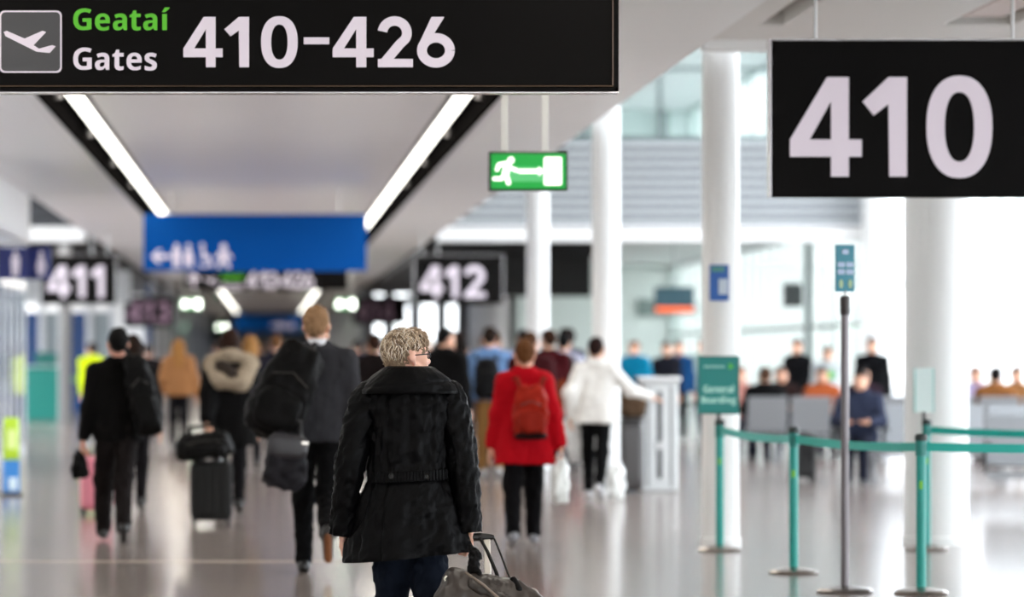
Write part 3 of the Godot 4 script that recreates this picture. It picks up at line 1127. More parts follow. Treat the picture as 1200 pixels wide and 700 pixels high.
func signs() -> void:
	var black := mat(Color(0.045, 0.038, 0.036), 0.5, 0.0, "board")
	black.metallic_specular = 0.2
	var white := glow(Color(0.84, 0.8, 0.84), 0.12)
	var green := glow(Color(0.33, 0.7, 0.14), 0.12)
	var steel := mat(Color(0.8, 0.79, 0.8), 0.25, 0.7)

	# the wide sign overhead: layout measured in 1/230 m from its lower left corner
	var o := hanging("gate_sign", "wide black overhead sign reading Geataí Gates 410-426 with a plane symbol", "sign", -1.79, 1.783, 2.83, 3.75, -19.57, black, [-1.4, 0.0, 1.4], 4.09)
	var w := 3.573
	part("lower_trim", box(Vector3(w * 0.5, -0.004, -0.04), Vector3(w, 0.008, 0.12), 0.002), steel, o)
	for e in [[Vector3(w * 0.5, 0.012, 0.005), Vector3(w, 0.024, 0.012)], [Vector3(w - 0.013, 0.46, 0.005), Vector3(0.026, 0.92, 0.012)], [Vector3(0.013, 0.46, 0.005), Vector3(0.026, 0.92, 0.012)], [Vector3(w * 0.5, 0.908, 0.005), Vector3(w, 0.024, 0.012)]]:
		part("frame", box(e[0], e[1], 0.004), black, o)
	part("inner_edge", box(Vector3(w - 0.03, 0.46, 0.007), Vector3(0.004, 0.85, 0.014), 0.001), mat(Color(0.5, 0.42, 0.38), 0.3, 0.6), o)
	part("inner_edge", box(Vector3(w * 0.5, 0.03, 0.007), Vector3(w - 0.06, 0.004, 0.014), 0.001), mat(Color(0.42, 0.33, 0.25), 0.4, 0.6), o)
	var k := 1.0 / 230.0
	var x0 := 0.42
	var dg := digits("410", [[x0 + 215 * k, x0 + 261 * k], [x0 + 263 * k, x0 + 292 * k], [x0 + 306 * k, x0 + 349 * k]], 29 * k, 88 * k, 0.006)
	part("lettering", dg, white, o)
	part("dash", box(Vector3(x0 + 371 * k, 60 * k, 0.003), Vector3(30 * k, 8 * k, 0.006)), white, o)
	part("lettering", digits("426", [[x0 + 390 * k, x0 + 438 * k], [x0 + 443 * k, x0 + 484 * k], [x0 + 489 * k, x0 + 533 * k]], 29 * k, 88 * k, 0.006), white, o)
	var st := begin()
	add_text(st, "Geataí", x0 + 86 * k, 72 * k, x0 + 199 * k, 99 * k, 0.006, 700)
	part("lettering", st.commit(), green, o)
	st = begin()
	add_text(st, "Gates", x0 + 86 * k, 25 * k, x0 + 184 * k, 52 * k, 0.006, 700)
	part("lettering", st.commit(), white, o)
	st = begin()
	add_plate(st, round_rect(Vector2(x0 + 36 * k, 59 * k), Vector2(73, 73) * k, 6 * k), 0, 0.004)
	part("symbol_border", done(st), white, o)
	st = begin()
	add_plate(st, round_rect(Vector2(x0 + 36 * k, 59 * k), Vector2(69, 69) * k, 5 * k), 0, 0.007)
	part("symbol_ground", done(st), mat(Color(0.29, 0.29, 0.3), 0.5), o)
	st = begin()
	add_plate(st, plane_icon(70 * k), 0.006, 0.010, Transform3D(Basis(), Vector3(x0 + 1 * k, 24 * k, 0)))
	part("plane_symbol", done(st), white, o)

	# gate number signs
	for g in [
		["410", 3.09, 4.84, 2.462, 0.975, -23.7, [3.38, 4.6], 3.92, "large black hanging sign with the gate number 410"],
		["412", 2.79, 4.51, 2.46, 0.95, -73.8, [2.95, 3.25], 3.86, "black hanging gate sign with the number 412"],
		["411", -4.38, -2.93, 2.46, 0.95, -73.8, [-3.4, -3.1], 3.86, "black hanging gate sign with the number 411 at the left"],
		["413", -4.25, -2.72, 2.3, 0.9, -112.0, [-3.4, -2.9], 3.86, "small distant black gate sign on the left, beneath the first row of green exit signs"],
		["414", 2.78, 4.55, 2.5, 0.9, -127.0, [2.95, 3.25], 3.86, "small distant black gate sign on the right, beyond the grey-haired woman's head"],
	]:
		o = hanging("gate_number_sign", g[8], "sign", g[1], g[2], g[3], g[3] + g[4], g[5], black, g[6], g[7], "black gate number signs")
		var gw: float = g[2] - g[1]
		part("lettering", gate_layout(g[0]), white if g[5] > -100.0 else mat(Color(0.62, 0.5, 0.58), 0.6), o)
		for e in [[Vector3(0.004, g[4] * 0.5, -0.04), Vector3(0.012, g[4], 0.13)], [Vector3(gw - 0.004, g[4] * 0.5, -0.04), Vector3(0.012, g[4], 0.13)], [Vector3(gw * 0.5, g[4] - 0.002, -0.04), Vector3(gw, 0.012, 0.13)]]:
			part("edge_trim", box(e[0], e[1], 0.003), steel, o)

	# blue toilets sign
	var blue := mat(Color(0.0, 0.3, 0.6), 0.6, 0.0, "board")
	blue.metallic_specular = 0.2
	o = hanging("toilet_sign", "wide blue hanging sign with white arrow and toilet symbols", "sign", -1.96, 1.53, 2.8, 3.69, -60.0, blue, [-1.53, 1.1], 4.09)
	part("symbols", pictograms(1.0 / 75.0), white, o)
	# black sign behind it
	o = hanging("gate_sign", "black overhead sign reading Gates 413-426 behind the blue toilet sign", "sign", -1.74, 1.63, 2.82, 3.74, -79.0, black, [-1.4, 1.3], 4.09)
	k = 1.0 / 57.0
	part("lettering", digits("413", [[73 * k, 86 * k], [87 * k, 97 * k], [98 * k, 110 * k]], 2 * k, 21 * k, 0.012), white, o)
	part("dash", box(Vector3(112.5 * k, 11 * k, 0.005), Vector3(5 * k, 3 * k, 0.01)), white, o)
	part("lettering", digits("426", [[115 * k, 127 * k], [128 * k, 139 * k], [140 * k, 152 * k]], 2 * k, 21 * k, 0.012), white, o)
	st = begin()
	add_text(st, "Geataí", 44 * k, 12 * k, 70 * k, 20 * k, 0.012)
	part("lettering", st.commit(), green, o)
	st = begin()
	add_text(st, "Gates", 44 * k, 1 * k, 68 * k, 8 * k, 0.012)
	part("lettering", st.commit(), white, o)
	st = begin()
	arrow(st, Vector2(11 * k, 3 * k), Vector2(11 * k, 21 * k), 9 * k, 3 * k)
	part("arrow", done(st), white, o)
	st = begin()
	add_plate(st, plane_icon(20 * k), 0, 0.012, Transform3D(Basis(), Vector3(22 * k, 1 * k, 0)))
	part("plane_symbol", done(st), white, o)
	# furthest blue sign
	o = hanging("toilet_sign", "furthest blue hanging sign above the crowd at the far end", "sign", -1.75, 1.75, 2.72, 3.6, -205.0, blue, [-1.4, 1.4], 4.09)
	var far_p := part("symbols", pictograms(1.0 / 75.0), white, o)
	far_p.position = Vector3(1.75, 0.1, 0)

	# green running-man exit signs
	exit_sign("illuminated green running man exit sign with an arrow, hanging from two white tubes", 1.757, -26.0, 2.6)
	exit_sign("illuminated green exit sign far along the pier, right of the ceiling lights", 1.88, -94.0, 2.6)
	exit_sign("illuminated green exit sign far along the pier, left of the ceiling lights", -1.9, -94.0, 2.6)
	exit_sign("furthest illuminated green exit sign on the left, near the far blue sign", -2.1, -172.0, 2.6)
	exit_sign("furthest illuminated green exit sign on the right, beside the suited man's head", 1.85, -172.0, 2.6)

	# blue toilet flag sign on the shop front: two boards in a V
	o = thing("toilet_flag", "dark blue projecting toilet sign on the shop front at the left edge", "sign", Vector3(-3.25, 2.46, -50.0))
	var navy := mat(Color(0.06, 0.13, 0.42), 0.4)
	for q in [[-0.08, 0.44, 0.12], [0.27, 0.32, -0.5]]:
		var xf := Transform3D(Basis(Vector3.UP, q[2]), Vector3(q[0], 0, 0))
		part("board", box(Vector3(0, 0.22, 0), Vector3(q[1], 0.42, 0.03), 0.004), navy, o, xf)
		st = begin()
		man_icon(st, Vector2(0.03, 0.06), 0.32, q[0] > 0)
		part("symbol", done(st), white, o, xf * Transform3D(Basis(), Vector3(0, 0, 0.015)))
	part("bracket", box(Vector3(-0.15, 0.47, -0.03), Vector3(0.5, 0.04, 0.04), 0.004), steel, o)


func arrow(st: SurfaceTool, a: Vector2, b: Vector2, head: float, w: float) -> void:
	var d := (b - a).normalized()
	var n := d.orthogonal()
	add_plate(st, PackedVector2Array([a + n * w * .5, b - d * head * .4 + n * w * .5, b - d * head * .4 - n * w * .5, a - n * w * .5]), 0, 0.012)
	add_plate(st, PackedVector2Array([b, b - d * head * .75 + n * head * .75, b - d * head * 1.2 + n * head * .75, b - d * head * .42, b - d * head * 1.2 - n * head * .75, b - d * head * .75 - n * head * .75]), 0, 0.0115)


func pictograms(k: float) -> ArrayMesh:
	var st := begin()
	arrow(st, Vector2(32, 17) * k, Vector2(9, 17) * k, 11 * k, 4.5 * k)
	man_icon(st, Vector2(39, 4) * k, 28 * k)
	man_icon(st, Vector2(53, 4) * k, 28 * k, true)
	# wheelchair
	var c := Vector2(71, 12) * k
	for i in 14:
		var a := -2.6 + i * 0.3
		add_plate(st, stroke(c + Vector2.from_angle(a) * 7 * k, c + Vector2.from_angle(a + 0.3) * 7 * k, 1.2 * k), 0, 0.011 + 0.0001 * i)
	add_plate(st, disc(Vector2(69, 30) * k, 2.6 * k), 0, 0.012)
	add_plate(st, stroke(Vector2(69.5, 25) * k, Vector2(70.5, 15) * k, 1.9 * k), 0, 0.0124)
	add_plate(st, stroke(Vector2(70.5, 15) * k, Vector2(77, 14) * k, 1.7 * k), 0, 0.0127)
	add_plate(st, stroke(Vector2(77, 14) * k, Vector2(80, 6) * k, 1.6 * k), 0, 0.013)
	# baby in a nappy
	add_plate(st, disc(Vector2(94, 28) * k, 4 * k), 0, 0.012)
	add_plate(st, round_rect(Vector2(94, 17) * k, Vector2(9, 13) * k, 3 * k), 0, 0.0122)
	for s in [-1.0, 1.0]:
		add_plate(st, stroke(Vector2(94 + s * 4, 21) * k, Vector2(94 + s * 9, 16) * k, 1.7 * k), 0, 0.0124)
		add_plate(st, stroke(Vector2(94 + s * 3, 11) * k, Vector2(94 + s * 6, 5) * k, 2.1 * k), 0, 0.0127)
	return done(st)


func exit_sign(label: String, x: float, z: float, y: float) -> void:
	var o := thing("exit_sign", label, "exit sign", Vector3(x, y, z), 0, "green exit signs")
	var white := glow(Color(1.0, 1.0, 0.97), 0.55 if z > -50.0 else 3.0)
	part("case", box(Vector3(0, 0.133, -0.03), Vector3(0.535, 0.268, 0.07), 0.006), mat(Color(0.04, 0.12, 0.06), 0.5), o)
	part("face", box(Vector3(0, 0.133, 0.006), Vector3(0.505, 0.238, 0.006), 0.001), glow(Color(0.02, 0.55, 0.2), 0.3), o)
	part("lit_band", box(Vector3(0.02, 0.112, 0.0085), Vector3(0.3, 0.1, 0.002)), glow(Color(0.3, 0.66, 0.4), 0.3), o)
	var st := begin()
	add_plate(st, round_rect(Vector2(0.165, 0.134), Vector2(0.12, 0.19), 0.012), 0.008, 0.013)
	part("door_symbol", done(st), white, o)
	st = begin()
	add_plate(st, stroke(Vector2(-0.06, 0.133), Vector2(0.075, 0.133), 0.013), 0.008, 0.0131)
	add_plate(st, PackedVector2Array([Vector2(0.105, 0.133), Vector2(0.068, 0.165), Vector2(0.068, 0.101)]), 0.008, 0.0127)
	part("arrow", done(st), white, o)
	st = begin()
	add_plate(st, disc(Vector2(-0.118, 0.208), 0.022), 0.008, 0.013)
	add_plate(st, stroke(Vector2(-0.14, 0.178), Vector2(-0.155, 0.12), 0.023), 0.008, 0.0132)
	add_plate(st, stroke(Vector2(-0.155, 0.185), Vector2(-0.2, 0.175), 0.014), 0.008, 0.0127)
	add_plate(st, stroke(Vector2(-0.2, 0.175), Vector2(-0.212, 0.145), 0.013), 0.008, 0.0125)
	add_plate(st, stroke(Vector2(-0.13, 0.16), Vector2(-0.085, 0.14), 0.013), 0.008, 0.0123)
	add_plate(st, stroke(Vector2(-0.15, 0.11), Vector2(-0.135, 0.055), 0.015), 0.008, 0.0126)
	add_plate(st, stroke(Vector2(-0.165, 0.1), Vector2(-0.185, 0.082), 0.014), 0.008, 0.0128)
	add_plate(st, stroke(Vector2(-0.185, 0.082), Vector2(-0.23, 0.082), 0.013), 0.008, 0.0129)
	part("running_man", done(st), white, o)
	for rx in [-0.16, 0.115]:
		for d in [-0.012, 0.012]:
			part("tube", tube([Vector3(rx + d, 0.26, -0.03), Vector3(rx + d, 4.05 - y, -0.03)], [0.009], 8), mat(Color(0.92, 0.92, 0.9), 0.4), o)
	var a := AreaLight3D.new()
	a.name = "lamp"
	a.area_size = Vector2(0.5, 0.23)
	a.light_color = Color(0.6, 1.0, 0.75)
	a.light_energy = 0.06
	a.shadow_enabled = true
	a.rotation.y = PI
	a.position = Vector3(0, 0.133, 0.02)
	o.add_child(a)


# ------------------------------------------------------------------ lounge furniture
func bench(label: String, x: float, z: float, yaw: float, seats: int) -> void:
	var o := thing("airport_bench", label, "bench", Vector3(x, 0, z), deg_to_rad(yaw), "grey beam benches in the lounge")
	var grey := mat(Color(0.56, 0.57, 0.58), 0.35, 0.5)
	var dark := mat(Color(0.2, 0.2, 0.21), 0.5)
	var w := 0.6
	var l := w * seats
	part("beam", box(Vector3(0, 0.34, 0.05), Vector3(l, 0.07, 0.06), 0.008), grey, o)
	for i in seats:
		var cx := -l * 0.5 + w * (i + 0.5)
		part("seat", box(Vector3(0, 0, 0), Vector3(w - 0.05, 0.03, 0.46), 0.01), grey, o, Transform3D(Basis(Vector3.RIGHT, 0.08), Vector3(cx, 0.43, -0.02)))
		part("backrest", box(Vector3(0, 0.24, 0), Vector3(w - 0.05, 0.48, 0.028), 0.01), grey, o, Transform3D(Basis(Vector3.RIGHT, 0.2), Vector3(cx, 0.44, 0.2)))
	for i in seats + 1:
		var ax := -l * 0.5 + w * i
		part("armrest", tube([Vector3(ax, 0.36, 0.12), Vector3(ax, 0.62, 0.16), Vector3(ax, 0.64, 0.1), Vector3(ax, 0.64, -0.2), Vector3(ax, 0.6, -0.22)], [0.016], 8), dark, o)
	for ex in [-l * 0.5 + 0.45, l * 0.5 - 0.45]:
		var st := begin()
		add_tube(st, [Vector3(ex, 0.34, 0.05), Vector3(ex, 0.03, 0.28)], [0.028, 0.022], 8)
		add_tube(st, [Vector3(ex, 0.34, 0.05), Vector3(ex, 0.03, -0.22)], [0.028, 0.022], 8)
		add_box(st, Vector3(ex, 0.012, 0.28), Vector3(0.07, 0.024, 0.1), 0.004)
		add_box(st, Vector3(ex, 0.012, -0.22), Vector3(0.07, 0.024, 0.1), 0.004)
		part("leg", done(st), grey, o)


func lounge() -> void:
	bench("grey beam bench behind the right-hand barrier tape, nearest the camera", 8.05, -36.6, 180, 4)
	bench("grey beam bench at the right frame edge, beside the nearest one", 10.6, -36.6, 180, 4)
	bench("grey beam bench in the second row, behind the thick white column", 7.75, -44.5, 180, 4)
	bench("grey beam bench in the second row close to the window wall", 10.9, -44.5, 0, 3)
	bench("grey beam bench with a traveller in black, left end of the third row", 7.8, -53.4, 0, 4)
	bench("grey beam bench in the third row, middle, with backs towards us", 10.4, -53.4, 0, 4)
	bench("grey beam bench facing the third row from behind, left end", 7.8, -56.2, 180, 4)
	bench("grey beam bench facing the third row from behind, right end", 10.65, -56.2, 180, 4)

	# boarding gate pedestal
	var o := thing("boarding_pedestal", "pale grey boarding gate pedestal with dark slot behind the white jacket", "pedestal", Vector3(4.25, 0, -42.0))
	var pale := mat(Color(0.8, 0.81, 0.81), 0.35, 0.3)
	part("body", box(Vector3(0, 0.6, 0), Vector3(0.4, 1.2, 0.5), 0.015), pale, o)
	part("top", box(Vector3(0, 1.225, 0), Vector3(0.46, 0.05, 0.62), 0.015), mat(Color(0.9, 0.9, 0.9), 0.25), o)
	part("slot", box(Vector3(0.0, 0.62, 0.252), Vector3(0.05, 0.95, 0.01), 0.002), mat(Color(0.2, 0.2, 0.21), 0.4), o)
	part("side_strip", box(Vector3(-0.13, 0.6, 0.252), Vector3(0.03, 1.1, 0.01), 0.002), mat(Color(0.55, 0.56, 0.56), 0.4), o)
	part("side_strip", box(Vector3(0.13, 0.6, 0.252), Vector3(0.03, 1.1, 0.01), 0.002), mat(Color(0.55, 0.56, 0.56), 0.4), o)
	part("lock", box(Vector3(0.0, 0.5, 0.262), Vector3(0.1, 0.08, 0.012), 0.003), mat(Color(0.75, 0.75, 0.75), 0.3, 0.6), o)
	o = thing("litter_bin", "dark grey litter bin left of the boarding pedestal", "bin", Vector3(3.92, 0, -41.6))
	part("body", soft_box(Vector3(0.26, 0.75, 0.3), 9.0, 8), mat(Color(0.27, 0.26, 0.26), 0.4), o, Transform3D(Basis(), Vector3(0, 0.39, 0)))
	part("lid", soft_box(Vector3(0.28, 0.05, 0.32), 6.0, 6), mat(Color(0.18, 0.17, 0.17), 0.4), o, Transform3D(Basis(), Vector3(0, 0.785, 0)))
	o = thing("shopping_bag", "dark patterned brown bag resting on the grey litter bin", "bag", Vector3(3.93, 0.81, -41.6))
	var pm := cloth(Color(0.9, 0.85, 0.8))
	pm.albedo_texture = noise_tex("patches", 0.03, Color(0.05, 0.045, 0.05), Color(0.62, 0.52, 0.42), 256, 3)
	part("body", soft_box(Vector3(0.3, 0.34, 0.26), 3.5, 10, 0.03), pm, o, Transform3D(Basis(), Vector3(0, 0.17, 0)))
	part("handle", tube([Vector3(-0.08, 0.32, 0), Vector3(-0.06, 0.43, 0), Vector3(0.05, 0.43, 0), Vector3(0.08, 0.32, 0)], [0.012], 8), mat(Color(0.1, 0.09, 0.09), 0.6), o)

	# desk and screens in the far lounge
	o = thing("information_screen", "dark hanging screen with an orange lower band beside the slim column", "screen", Vector3(9.3, 2.45, -88.0))
	part("case", box(Vector3(0, 0.3, -0.04), Vector3(0.92, 0.6, 0.08), 0.01), mat(Color(0.1, 0.1, 0.11), 0.4), o)
	part("picture", box(Vector3(0, 0.36, 0.003), Vector3(0.86, 0.42, 0.006)), glow(Color(0.2, 0.3, 0.34), 0.4), o)
	part("band", box(Vector3(0, 0.08, 0.003), Vector3(0.86, 0.1, 0.006)), glow(Color(0.85, 0.36, 0.16), 0.8), o)
	part("rod", tube([Vector3(0, 0.58, -0.04), Vector3(0, 1.74, -0.04)], [0.02], 8), mat(Color(0.7, 0.7, 0.7), 0.3, 0.5), o)
	o = thing("wall_sign", "grey lettered board high on the pale wall of the far lounge", "sign", Vector3(13.2 * 0.88, 2.9, -114.9))
	part("board", box(Vector3(0, 0, 0), Vector3(1.2, 0.5, 0.05), 0.01), mat(Color(0.5, 0.56, 0.54), 0.5), o)
	o = thing("speaker_box", "dark grey box on a grey post in front of the pale far wall", "box", Vector3(11.2, 0, -81.0))
	part("post", box(Vector3(0.2, 2.1, 0), Vector3(0.16, 4.19, 0.16), 0.01), mat(Color(0.55, 0.58, 0.57), 0.5), o)
	part("box", box(Vector3(-0.15, 2.75, 0), Vector3(0.4, 0.5, 0.3), 0.02), mat(Color(0.25, 0.27, 0.27), 0.5), o)
	o = thing("service_desk", "white service desk in the far lounge below the pale end wall", "desk", Vector3(9.0, 0, -100.0))
	part("front", box(Vector3(0, 0.5, 0), Vector3(3.2, 1.0, 0.6), 0.02), mat(Color(0.85, 0.87, 0.87), 0.4), o)
	part("top", box(Vector3(0, 1.03, 0.02), Vector3(3.3, 0.06, 0.75), 0.015), mat(Color(0.7, 0.72, 0.72), 0.3), o)
	# ceiling spots in front of the dark gate bays
	for s in [-1.0, 1.0]:
		for i in 5:
			o = thing("downlight", "bright round downlight before the dark bay ceiling on the %s" % ["left" if s < 0 else "right"], "light", Vector3(s * (3.75 + i * 0.62), 4.17, -80.5), 0, "downlights before the dark bays")
			part("lens", lathe([Vector2(0, -0.04), Vector2(0.1, -0.03), Vector2(0.12, 0.0), Vector2(0.0, 0.0)], 16), glow(Color(1, 0.99, 0.96), 1.6), o)
			part("rim", lathe([Vector2(0.12, -0.02), Vector2(0.16, -0.02), Vector2(0.16, 0.03), Vector2(0.12, 0.03)], 16), mat(Color(0.85, 0.85, 0.85), 0.4), o)
			var a := SpotLight3D.new()
			a.name = "lamp"
			a.light_energy = 2.0
			a.light_size = 0.1
			a.spot_angle = 60
			a.spot_range = 20
			a.shadow_enabled = true
			a.rotation.x = -PI / 2
			a.position.y = -0.06
			o.add_child(a)
	# left: totem, desk
	o = thing("totem", "lime green and blue advertising totem by the shop front at the left edge", "totem", Vector3(-2.72, 0, -40.5), 0.3)
	part("upper_panel", soft_box(Vector3(0.17, 0.46, 0.1), 10.0, 6), mat(Color(0.72, 0.86, 0.2), 0.35), o, Transform3D(Basis(), Vector3(0, 0.6, 0)))
	part("lower_panel", box(Vector3(0, 0.21, 0), Vector3(0.17, 0.34, 0.1), 0.006), mat(Color(0.16, 0.5, 0.8), 0.35), o)
	part("print", box(Vector3(0.01, 0.13, 0.052), Vector3(0.09, 0.13, 0.004)), mat(Color(0.85, 0.92, 0.96), 0.4), o)
	part("print", box(Vector3(0.0, 0.6, 0.051), Vector3(0.1, 0.2, 0.004)), mat(Color(0.88, 0.95, 0.6), 0.4), o)
	part("foot", box(Vector3(0, 0.02, 0), Vector3(0.22, 0.04, 0.2), 0.008), mat(Color(0.3, 0.3, 0.3), 0.4), o)
	o = thing("gate_desk", "teal gate desk in the left bay behind the man in the dark suit", "desk", Vector3(-5.1, 0, -88.0))
	part("front", box(Vector3(0, 0.6, 0), Vector3(0.9, 1.2, 0.5), 0.02), mat(Color(0.08, 0.55, 0.5), 0.4), o)
	part("top", box(Vector3(0, 1.22, 0), Vector3(1.0, 0.05, 0.6), 0.01), mat(Color(0.7, 0.8, 0.78), 0.3), o)
	part("screen_back", box(Vector3(0.0, 1.4, 0), Vector3(0.5, 0.3, 0.05), 0.01), mat(Color(0.1, 0.45, 0.42), 0.4), o)


# ------------------------------------------------------------------ queue barriers
func stanchion(label: String, at: Vector3, tapes: Array) -> Node3D:
	var o := thing("barrier_post", label, "barrier post", at, 0, "teal queue barrier posts")
	var teal := mat(Color(0.0, 0.58, 0.54), 0.35)
	part("base", lathe([Vector2(0, 0.0), Vector2(0.165, 0.0), Vector2(0.172, 0.012), Vector2(0.15, 0.025), Vector2(0.04, 0.045), Vector2(0, 0.045)], 32), mat(Color(0.6, 0.57, 0.54), 0.22, 0.8), o)
	part("post", lathe([Vector2(0.031, 0.04), Vector2(0.031, 0.86)], 20), teal, o)
	part("head", lathe([Vector2(0.031, 0.86), Vector2(0.037, 0.862), Vector2(0.037, 0.975), Vector2(0.03, 0.985), Vector2(0, 0.988)], 20), mat(Color(0.0, 0.49, 0.46), 0.35), o)
	part("cap", lathe([Vector2(0.038, 0.955), Vector2(0.04, 0.957), Vector2(0.04, 0.985), Vector2(0.03, 0.998), Vector2(0, 1.0)], 20), mat(Color(0.03, 0.12, 0.11), 0.4), o)
	part("sticker", box(Vector3(-0.006, 0.68, 0.0305), Vector3(0.02, 0.05, 0.004)), mat(Color(0.45, 0.75, 0.15), 0.4), o)
	for to in tapes:
		var d: Vector3 = to[0] - at
		var st := begin()
		st.set_smooth_group(0)
		var n := 14
		var h: float = to[2] if to.size() > 2 else 0.055
		var top := PackedVector3Array()
		for i in n + 1:
			var t := float(i) / n
			top.append(Vector3(0, 0.945, 0) + d * t - Vector3.UP * 4.0 * to[1] * t * (1.0 - t))
		var out := d.cross(Vector3.UP).normalized()
		for i in n:
			var dn := Vector3(0, -h, 0)
			for sd in [-1.0, 1.0]:
				quad(st, top[i] + out * sd * .001, top[i + 1] + out * sd * .001, top[i + 1] + dn + out * sd * .001, top[i] + dn + out * sd * .001, out * sd)
		part("tape", done(st), mat(Color(0.0, 0.66, 0.6), 0.5), o)
	return o


func barriers() -> void:
	var s1 := Vector3(3.43, 0, -29.2)
	var s2 := Vector3(3.576, 0, -26.16)
	var s3 := Vector3(4.06, 0, -23.9)
	var s4 := Vector3(5.02, 0, -29.3)
	var s5 := Vector3(5.6, 0, -23.9)
	var s6 := Vector3(6.9, 0, -28.6)
	var o := stanchion("teal barrier post in front of the slim column, under the teal boarding sign", s1, [[s2, 0.02]])
	stanchion("teal barrier post standing between the boarding sign and the silver sign pole", s2, [[s3, 0.02]])
	stanchion("nearest teal barrier post, just right of the silver sign pole", s3, [[s5, 0.012]])
	stanchion("teal barrier post in front of the thick white column", s4, [[s6, 0.03]])
	stanchion("teal barrier post outside the right edge, end of the near tape", s5, [])
	stanchion("teal barrier post outside the right edge, end of the far tape", s6, [])
	# boarding sign on the first post
	o = thing("boarding_sign", "teal sign reading General Boarding on a barrier post", "sign", s1 + Vector3(-0.01, 1.0, 0.0))
	var teal := mat(Color(0.0, 0.5, 0.48), 0.4)
	part("panel", box(Vector3(0, 0.26, 0), Vector3(0.3, 0.43, 0.012), 0.003), teal, o)
	var fr := mat(Color(0.05, 0.4, 0.37), 0.4)
	for e in [[Vector3(0, 0.475, 0), Vector3(0.31, 0.012, 0.02)], [Vector3(0, 0.045, 0), Vector3(0.31, 0.012, 0.02)], [Vector3(-0.152, 0.26, 0), Vector3(0.01, 0.43, 0.02)], [Vector3(0.152, 0.26, 0), Vector3(0.01, 0.43, 0.02)]]:
		part("frame", box(e[0], e[1], 0.002), fr, o)
	part("bracket", box(Vector3(0, 0.02, 0), Vector3(0.03, 0.05, 0.02), 0.003), mat(Color(0.3, 0.3, 0.3), 0.4), o)
	var st := begin()
	add_text(st, "General", -0.115, 0.2, 0.115, 0.26, 0.004, 700)
	add_text(st, "Boarding", -0.13, 0.105, 0.13, 0.175, 0.004, 700)
	part("lettering", st.commit(), glow(Color(0.7, 0.9, 0.85), 0.05), o, Transform3D(Basis(), Vector3(0, 0, 0.006)))
	st = begin()
	for i in 8:
		add_plate(st, round_rect(Vector2(-0.105 + i * 0.02, 0.4), Vector2(0.014, 0.018), 0.004), 0.006, 0.009)
	part("brand_mark", done(st), mat(Color(0.65, 0.85, 0.82), 0.5), o)
	st = begin()
	for q in [[0.085, 0.415], [0.1, 0.4], [0.085, 0.39]]:
		add_plate(st, disc(Vector2(q[0], q[1]), 0.011), 0.006, 0.009 + q[1] * 0.001)
	part("leaf_mark", done(st), mat(Color(0.35, 0.75, 0.2), 0.5), o)
	# white notice on the fourth post
	o = thing("boarding_sign", "small white notice with teal edges on the post before the thick column", "sign", s4 + Vector3(-0.02, 1.0, 0.0))
	part("panel", box(Vector3(0, 0.22, 0), Vector3(0.14, 0.34, 0.012), 0.003), mat(Color(0.86, 0.93, 0.92), 0.4), o)
	part("edge", box(Vector3(-0.072, 0.22, 0), Vector3(0.008, 0.34, 0.016), 0.002), mat(Color(0.4, 0.75, 0.72), 0.4), o)
	part("edge", box(Vector3(0.072, 0.22, 0), Vector3(0.008, 0.34, 0.016), 0.002), mat(Color(0.4, 0.75, 0.72), 0.4), o)
	part("bracket", box(Vector3(0, 0.025, 0), Vector3(0.03, 0.06, 0.02), 0.003), mat(Color(0.3, 0.3, 0.3), 0.4), o)

	# silver pole with a small teal sign on top
	o = thing("sign_pole", "tall silver pole carrying a small teal information sign", "sign pole", Vector3(3.61, 0, -24.06))
	var steel := mat(Color(0.4, 0.38, 0.39), 0.3, 0.7)
	part("base", lathe([Vector2(0, 0.0), Vector2(0.175, 0.0), Vector2(0.18, 0.014), Vector2(0.16, 0.028), Vector2(0.05, 0.045), Vector2(0, 0.045)], 32), mat(Color(0.5, 0.48, 0.47), 0.22, 0.8), o)
	part("pole", lathe([Vector2(0.026, 0.03), Vector2(0.026, 1.78)], 20), steel, o)
	part("collar", lathe([Vector2(0.026, 1.74), Vector2(0.032, 1.745), Vector2(0.032, 1.845), Vector2(0.026, 1.86), Vector2(0, 1.86)], 20), mat(Color(0.2, 0.17, 0.17), 0.4), o)
	part("stem", lathe([Vector2(0.006, 1.85), Vector2(0.006, 1.9)], 10), steel, o)
	var tilt := Transform3D(Basis(Vector3.UP, 0.35), Vector3(0, 1.885, 0))
	part("panel", box(Vector3(0, 0.147, 0), Vector3(0.13, 0.295, 0.01), 0.002), mat(Color(0.0, 0.5, 0.58), 0.4), o, tilt)
	st = begin()
	add_plate(st, round_rect(Vector2(0.0, 0.25), Vector2(0.045, 0.03), 0.008), 0.005, 0.008)
	for q in [[-0.03, 0.17], [0.03, 0.17], [-0.03, 0.125], [0.03, 0.125]]:
		add_plate(st, round_rect(Vector2(q[0], q[1]), Vector2(0.05, 0.032), 0.006), 0.005, 0.008)
	part("print", done(st), mat(Color(0.72, 0.8, 0.9), 0.5), o, tilt)
	st = begin()
	for x in [-0.03, 0.033]:
		add_plate(st, disc(Vector2(x, 0.05), 0.013, 0.028), 0.005, 0.008)
	part("print", done(st), mat(Color(0.66, 0.78, 0.6), 0.5), o, tilt)


